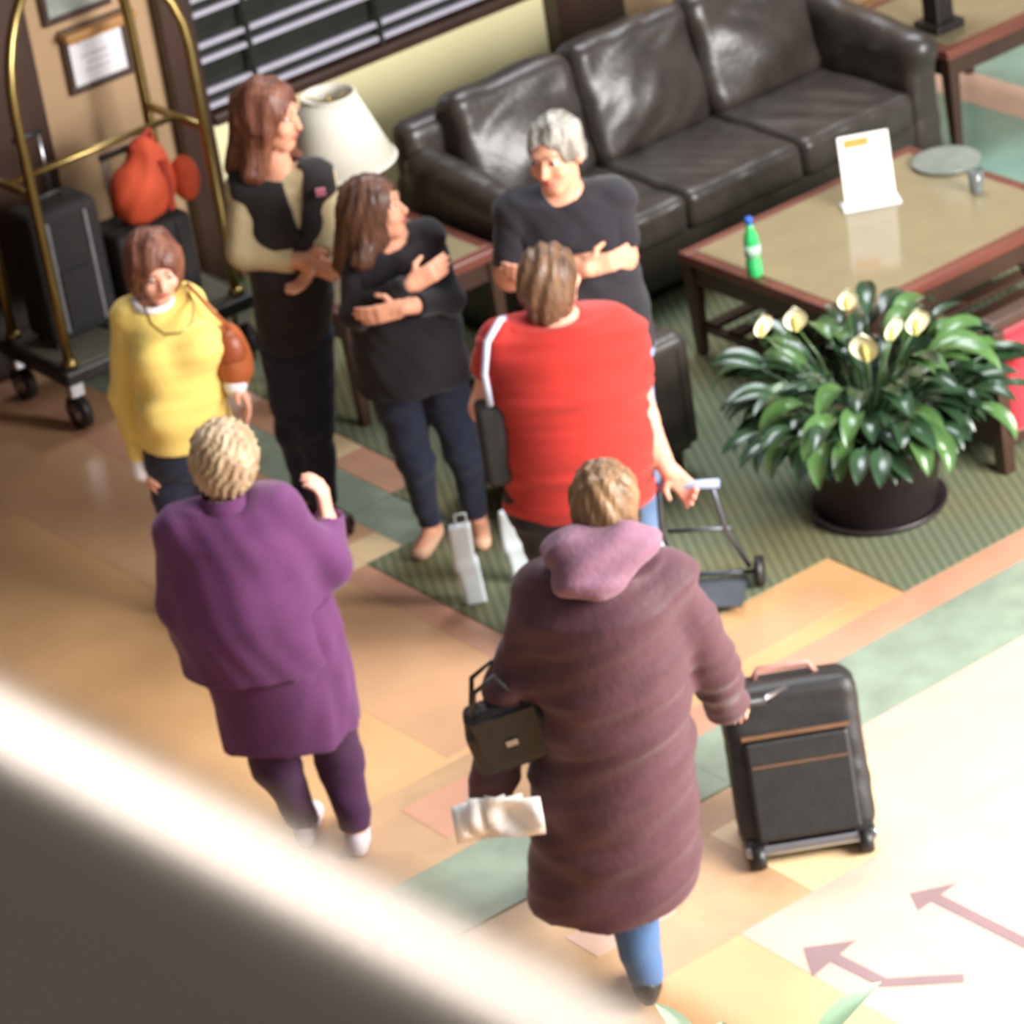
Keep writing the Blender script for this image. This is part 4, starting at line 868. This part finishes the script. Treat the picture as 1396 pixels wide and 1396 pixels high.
# --- two slim upright shapes made up for unidentified pale streaks by the brunette's feet
M_PALE = mat('pale_blue_white', srgb(222, 230, 232), .6, var=.04, scale=6, bump=.05)
for (bx, by, tx, ty, lab) in ((647, 822, 622, 712, 'slim cream white carrier bag standing between the brunette\'s feet and the floor border'), (712, 792, 690, 692, 'slim pale blue stand-in for an unidentified pale streak, standing beside the red shirted woman')):
    b0 = on_floor(bx, by); e = empty('streak_standin', b0, lab, 'bag'); hh = on_upright(tx, ty, b0)[2]-.0
    ax_ = unit(UP-RX*.06); Rg = np.array([unit(RX+UP*.06), HX, ax_])
    blob('bag_body', [('box', b0+UP*hh*.26+RX*.004, (.040, .024, hh*.27), Rg, .012), ('box', b0+UP*hh*.70-RX*.010, (.040, .022, hh*.27), np.array([RX, HX, UP]), .010)], M_PALE, e, res=.008, k=.02, noise=(.0015, 30, 30, 12, 40), cuts=[(A3(0, 0, .003), -UP)])
    tube('streak_loop', [b0+UP*(hh-.02)-RX*.02, b0+UP*(hh+.03)-RX*.02, b0+UP*(hh+.03)+RX*.02, b0+UP*(hh-.02)+RX*.02], .004, M_PALE, e, n=6)

# ------------------------------------------------------------------ peace lily
M_LEAF = mat('dark_glossy_leaf', srgb(40, 64, 40), .26, var=.3, scale=8, bump=.1, bscale=40, spec=.6); M_LEAF2 = mat('light_leaf', srgb(66, 96, 50), .28, var=.25, scale=8, bump=.1, bscale=40, spec=.6)
M_PALELEAF = mat('pale_mint_leaf', srgb(172, 204, 168), .35, var=.15, scale=8, bump=.1, bscale=40); M_SPATHE = mat('cream_spathe', srgb(250, 246, 214), .6, var=.04, bump=0); M_SPADIX = mat('spadix', srgb(230, 214, 120), .7, bump=.2)
def leaf_mesh(L, Wd, pet, droop, m):
    "petiole rising along +z then a broad blade arching over +x"
    V, F = [], []; n = 9; pts = []; p = np.zeros(3); ang = 1.35
    for i in range(5): pts.append(p.copy()); p = p+A3(math.cos(ang), 0, math.sin(ang))*pet/4; ang -= .10
    V, F = tube_geo(pts, .004, 5); p = pts[-1]
    rows_ = []
    for i in range(n):
        t = i/(n-1); wd = Wd*(math.sin(math.pi*min(1, t*.92+.06))**.8)*(1-.25*t) if i < n-1 else .001
        dirv = A3(math.cos(ang), 0, math.sin(ang)); nv = A3(-math.sin(ang), 0, math.cos(ang)); o = len(V)
        V += [p+A3(0, -wd, 0)+nv*wd*.35, p+A3(0, -wd*.5, 0)+nv*wd*.1, p-nv*.002, p+A3(0, wd*.5, 0)+nv*wd*.1, p+A3(0, wd, 0)+nv*wd*.35]; rows_.append(o)
        p = p+dirv*L/(n-1); ang -= droop/(n-1)
    for a, b in zip(rows_[:-1], rows_[1:]):
        for k in range(4): F.append((a+k, a+k+1, b+k+1, b+k))
    me = bpy.data.meshes.new('leaf'); me.from_pydata([tuple(v) for v in V], [], F); me.update(); me.polygons.foreach_set('use_smooth', [True]*len(me.polygons)); me.materials.append(m); return me
LEAVES = [leaf_mesh(.20, .042, .26, 1.3, M_LEAF), leaf_mesh(.17, .038, .36, .9, M_LEAF), leaf_mesh(.21, .044, .30, 1.7, M_LEAF2), leaf_mesh(.18, .040, .18, 1.4, M_LEAF)]
LEAVES_PALE = [leaf_mesh(.26, .040, .30, .8, M_PALELEAF), leaf_mesh(.22, .034, .34, .6, M_PALELEAF)]
def flower_meshes():
    n = 7; V, F = [], []
    for i in range(n):
        t = i/(n-1); wd = .036*math.sin(math.pi*min(1, t*.9+.05))**.8 if i < n-1 else .001
        for k in range(5): a = (k-2)/2*1.1; V.append(A3(.030*(1-math.cos(a))*1.0-.010+.03*t, wd*math.sin(a)*1.2, t*.105))
    for i in range(n-1):
        for k in range(4): F.append((i*5+k, i*5+k+1, (i+1)*5+k+1, (i+1)*5+k))
    me = bpy.data.meshes.new('spathe'); me.from_pydata([tuple(v) for v in V], [], F); me.update(); me.polygons.foreach_set('use_smooth', [True]*len(me.polygons)); me.materials.append(M_SPATHE)
    V, F = tube_geo([(.006, 0, .0), (.010, 0, .03), (.014, 0, .06)], [.006, .008, .005], 8); m2 = bpy.data.meshes.new('spadix'); m2.from_pydata([tuple(v) for v in V], [], F); m2.update(); m2.materials.append(M_SPADIX)
    return me, m2
FSP, FSD = flower_meshes()
def potted_plant(base, r, h, nleaf, label, flowers=(), seed=1, spread=1.0, pot_m=None, sc=1.0, kinds=None):
    e = empty('potted_plant', base, label, 'potted plant'); b = np.array(base, float); pm = pot_m or mat('dark_plum_pot', srgb(44, 34, 36), .4, var=.15, bump=.05)
    V, F = [], []; n = 36
    lathe('pot', b, [(r*.74, 0), (r*.78, .015), (r*.96, h*.86), (r*1.03, h*.87), (r*1.03, h), (r*.95, h), (r*.92, h*.9), (0.001, h*.9)], pm, e, n=n)
    lathe('saucer', b, [(r*.80, 0), (r*.92, .012), (r*.95, .032), (r*.90, .032), (r*.80, .012)], pm, e, n=n)
    lathe('soil', b, [(r*.93, h*.88), (r*.6, h*.93), (.001, h*.95)], mat('soil', srgb(48, 36, 28), .95, bump=.8, bscale=50), e, n=24)
    rr = random.Random(seed)
    for i in range(nleaf):
        a = i*2.39996+rr.uniform(-.3, .3); q = math.sqrt((i+.5)/nleaf); tilt = (.08+q*1.05*spread)+rr.uniform(-.12, .12)
        o = bpy.data.objects.new('leaf', rr.choice(kinds or LEAVES)); COL.objects.link(o); o.parent = e
        o.location = (r*.55*q*math.cos(a), r*.55*q*math.sin(a), h*.93)
        o.rotation_euler = Matrix.Rotation(a, 3, 'Z').to_euler() if False else (Matrix.Rotation(a, 3, 'Z') @ Matrix.Rotation(tilt*.72, 3, 'Y') @ Matrix.Rotation(rr.uniform(-.5, .5), 3, 'Z')).to_euler()
        s = rr.uniform(.75, 1.15)*sc*(1.22-.25*q); o.scale = (s, s, s)
    for (fx, fy, fs, dep) in flowers:
        p = on_upright(fx, fy, b, dep); root = b+UP*h*.93+(p-b)*A3(.25, .25, 0)
        st = tube('flower_stem', [root, btw(root, p, .6)+UP*.03, p-UP*.03*fs], .004, M_LEAF2, e, n=6)
        o = bpy.data.objects.new('flower', FSP); COL.objects.link(o); o.parent = e; o.location = p-b-UP*.045*fs; o.scale = (fs,)*3
        ang = math.atan2(-HX[1], -HX[0])+rr.uniform(-.6, .6); o.rotation_euler = (0, 0.15, ang)
        sd = bpy.data.objects.new('spadix', FSD); COL.objects.link(sd); sd.parent = o
    return e
pc = on_floor(1198, 690)
potted_plant(pc, .27, .34, 240, 'peace lily with glossy leaves and cream flowers in a dark round pot on the carpet', seed=3,
             flowers=[(1035, 442, 1.0, -.10), (1083, 432, 1.15, .1), (1153, 406, 1.0, .25), (1180, 470, 1.35, -.05), (1212, 446, 1.05, .05), (1246, 436, 1.2, .1)], spread=.90)
# tips of a second plant that stands below the railing
pc2 = on_floor(1040, 1765)
potted_plant(pc2, .20, .30, 14, 'pale mint leaved plant in a clay pot standing in the bright hall field', seed=11, spread=.75, pot_m=mat('clay_pot', srgb(150, 92, 64), .8, bump=.1), sc=1.0, kinds=LEAVES_PALE)

# ------------------------------------------------------------------ gallery handrail close to the lens
rd = unit(ray(-4238, -1245)*A3(1, 1, 0)); M_RAIL = mat('handrail_metal', srgb(146, 130, 114), .26, metal=1.0, var=.03, scale=3, bump=.0)
RR = .046; dist = .75
mid = ray(400, 1128); nrm = unit(np.cross(rd, mid)); nrm = nrm*np.sign(nrm[2])
pm = CP+mid*dist-nrm*RR
hr = empty('handrail', pm-UP*1.0, 'thick rounded satin metal gallery handrail above the lobby', 'handrail')
tube('rail', [pm+rd*t for t in np.linspace(-3.0, 5.0, 17)], RR, M_RAIL, hr, n=48)
gz = pm[2]-1.0
for t in (-1.6, 2.9): tube('post', [pm+rd*t-UP*1.0, pm+rd*t], .02, M_RAIL, hr, n=14)
gs = box('balcony_floor', tuple(A3(pm[0], pm[1], gz-.1)-np.cross(rd, UP)*np.sign(np.cross(rd, UP)@(pm-CP))*.75+rd*.5), (8, 2.0, .2), M_TANWALL, loc=(0, 0, 0), rot=math.atan2(rd[1], rd[0])); tag(gs, kind='structure')
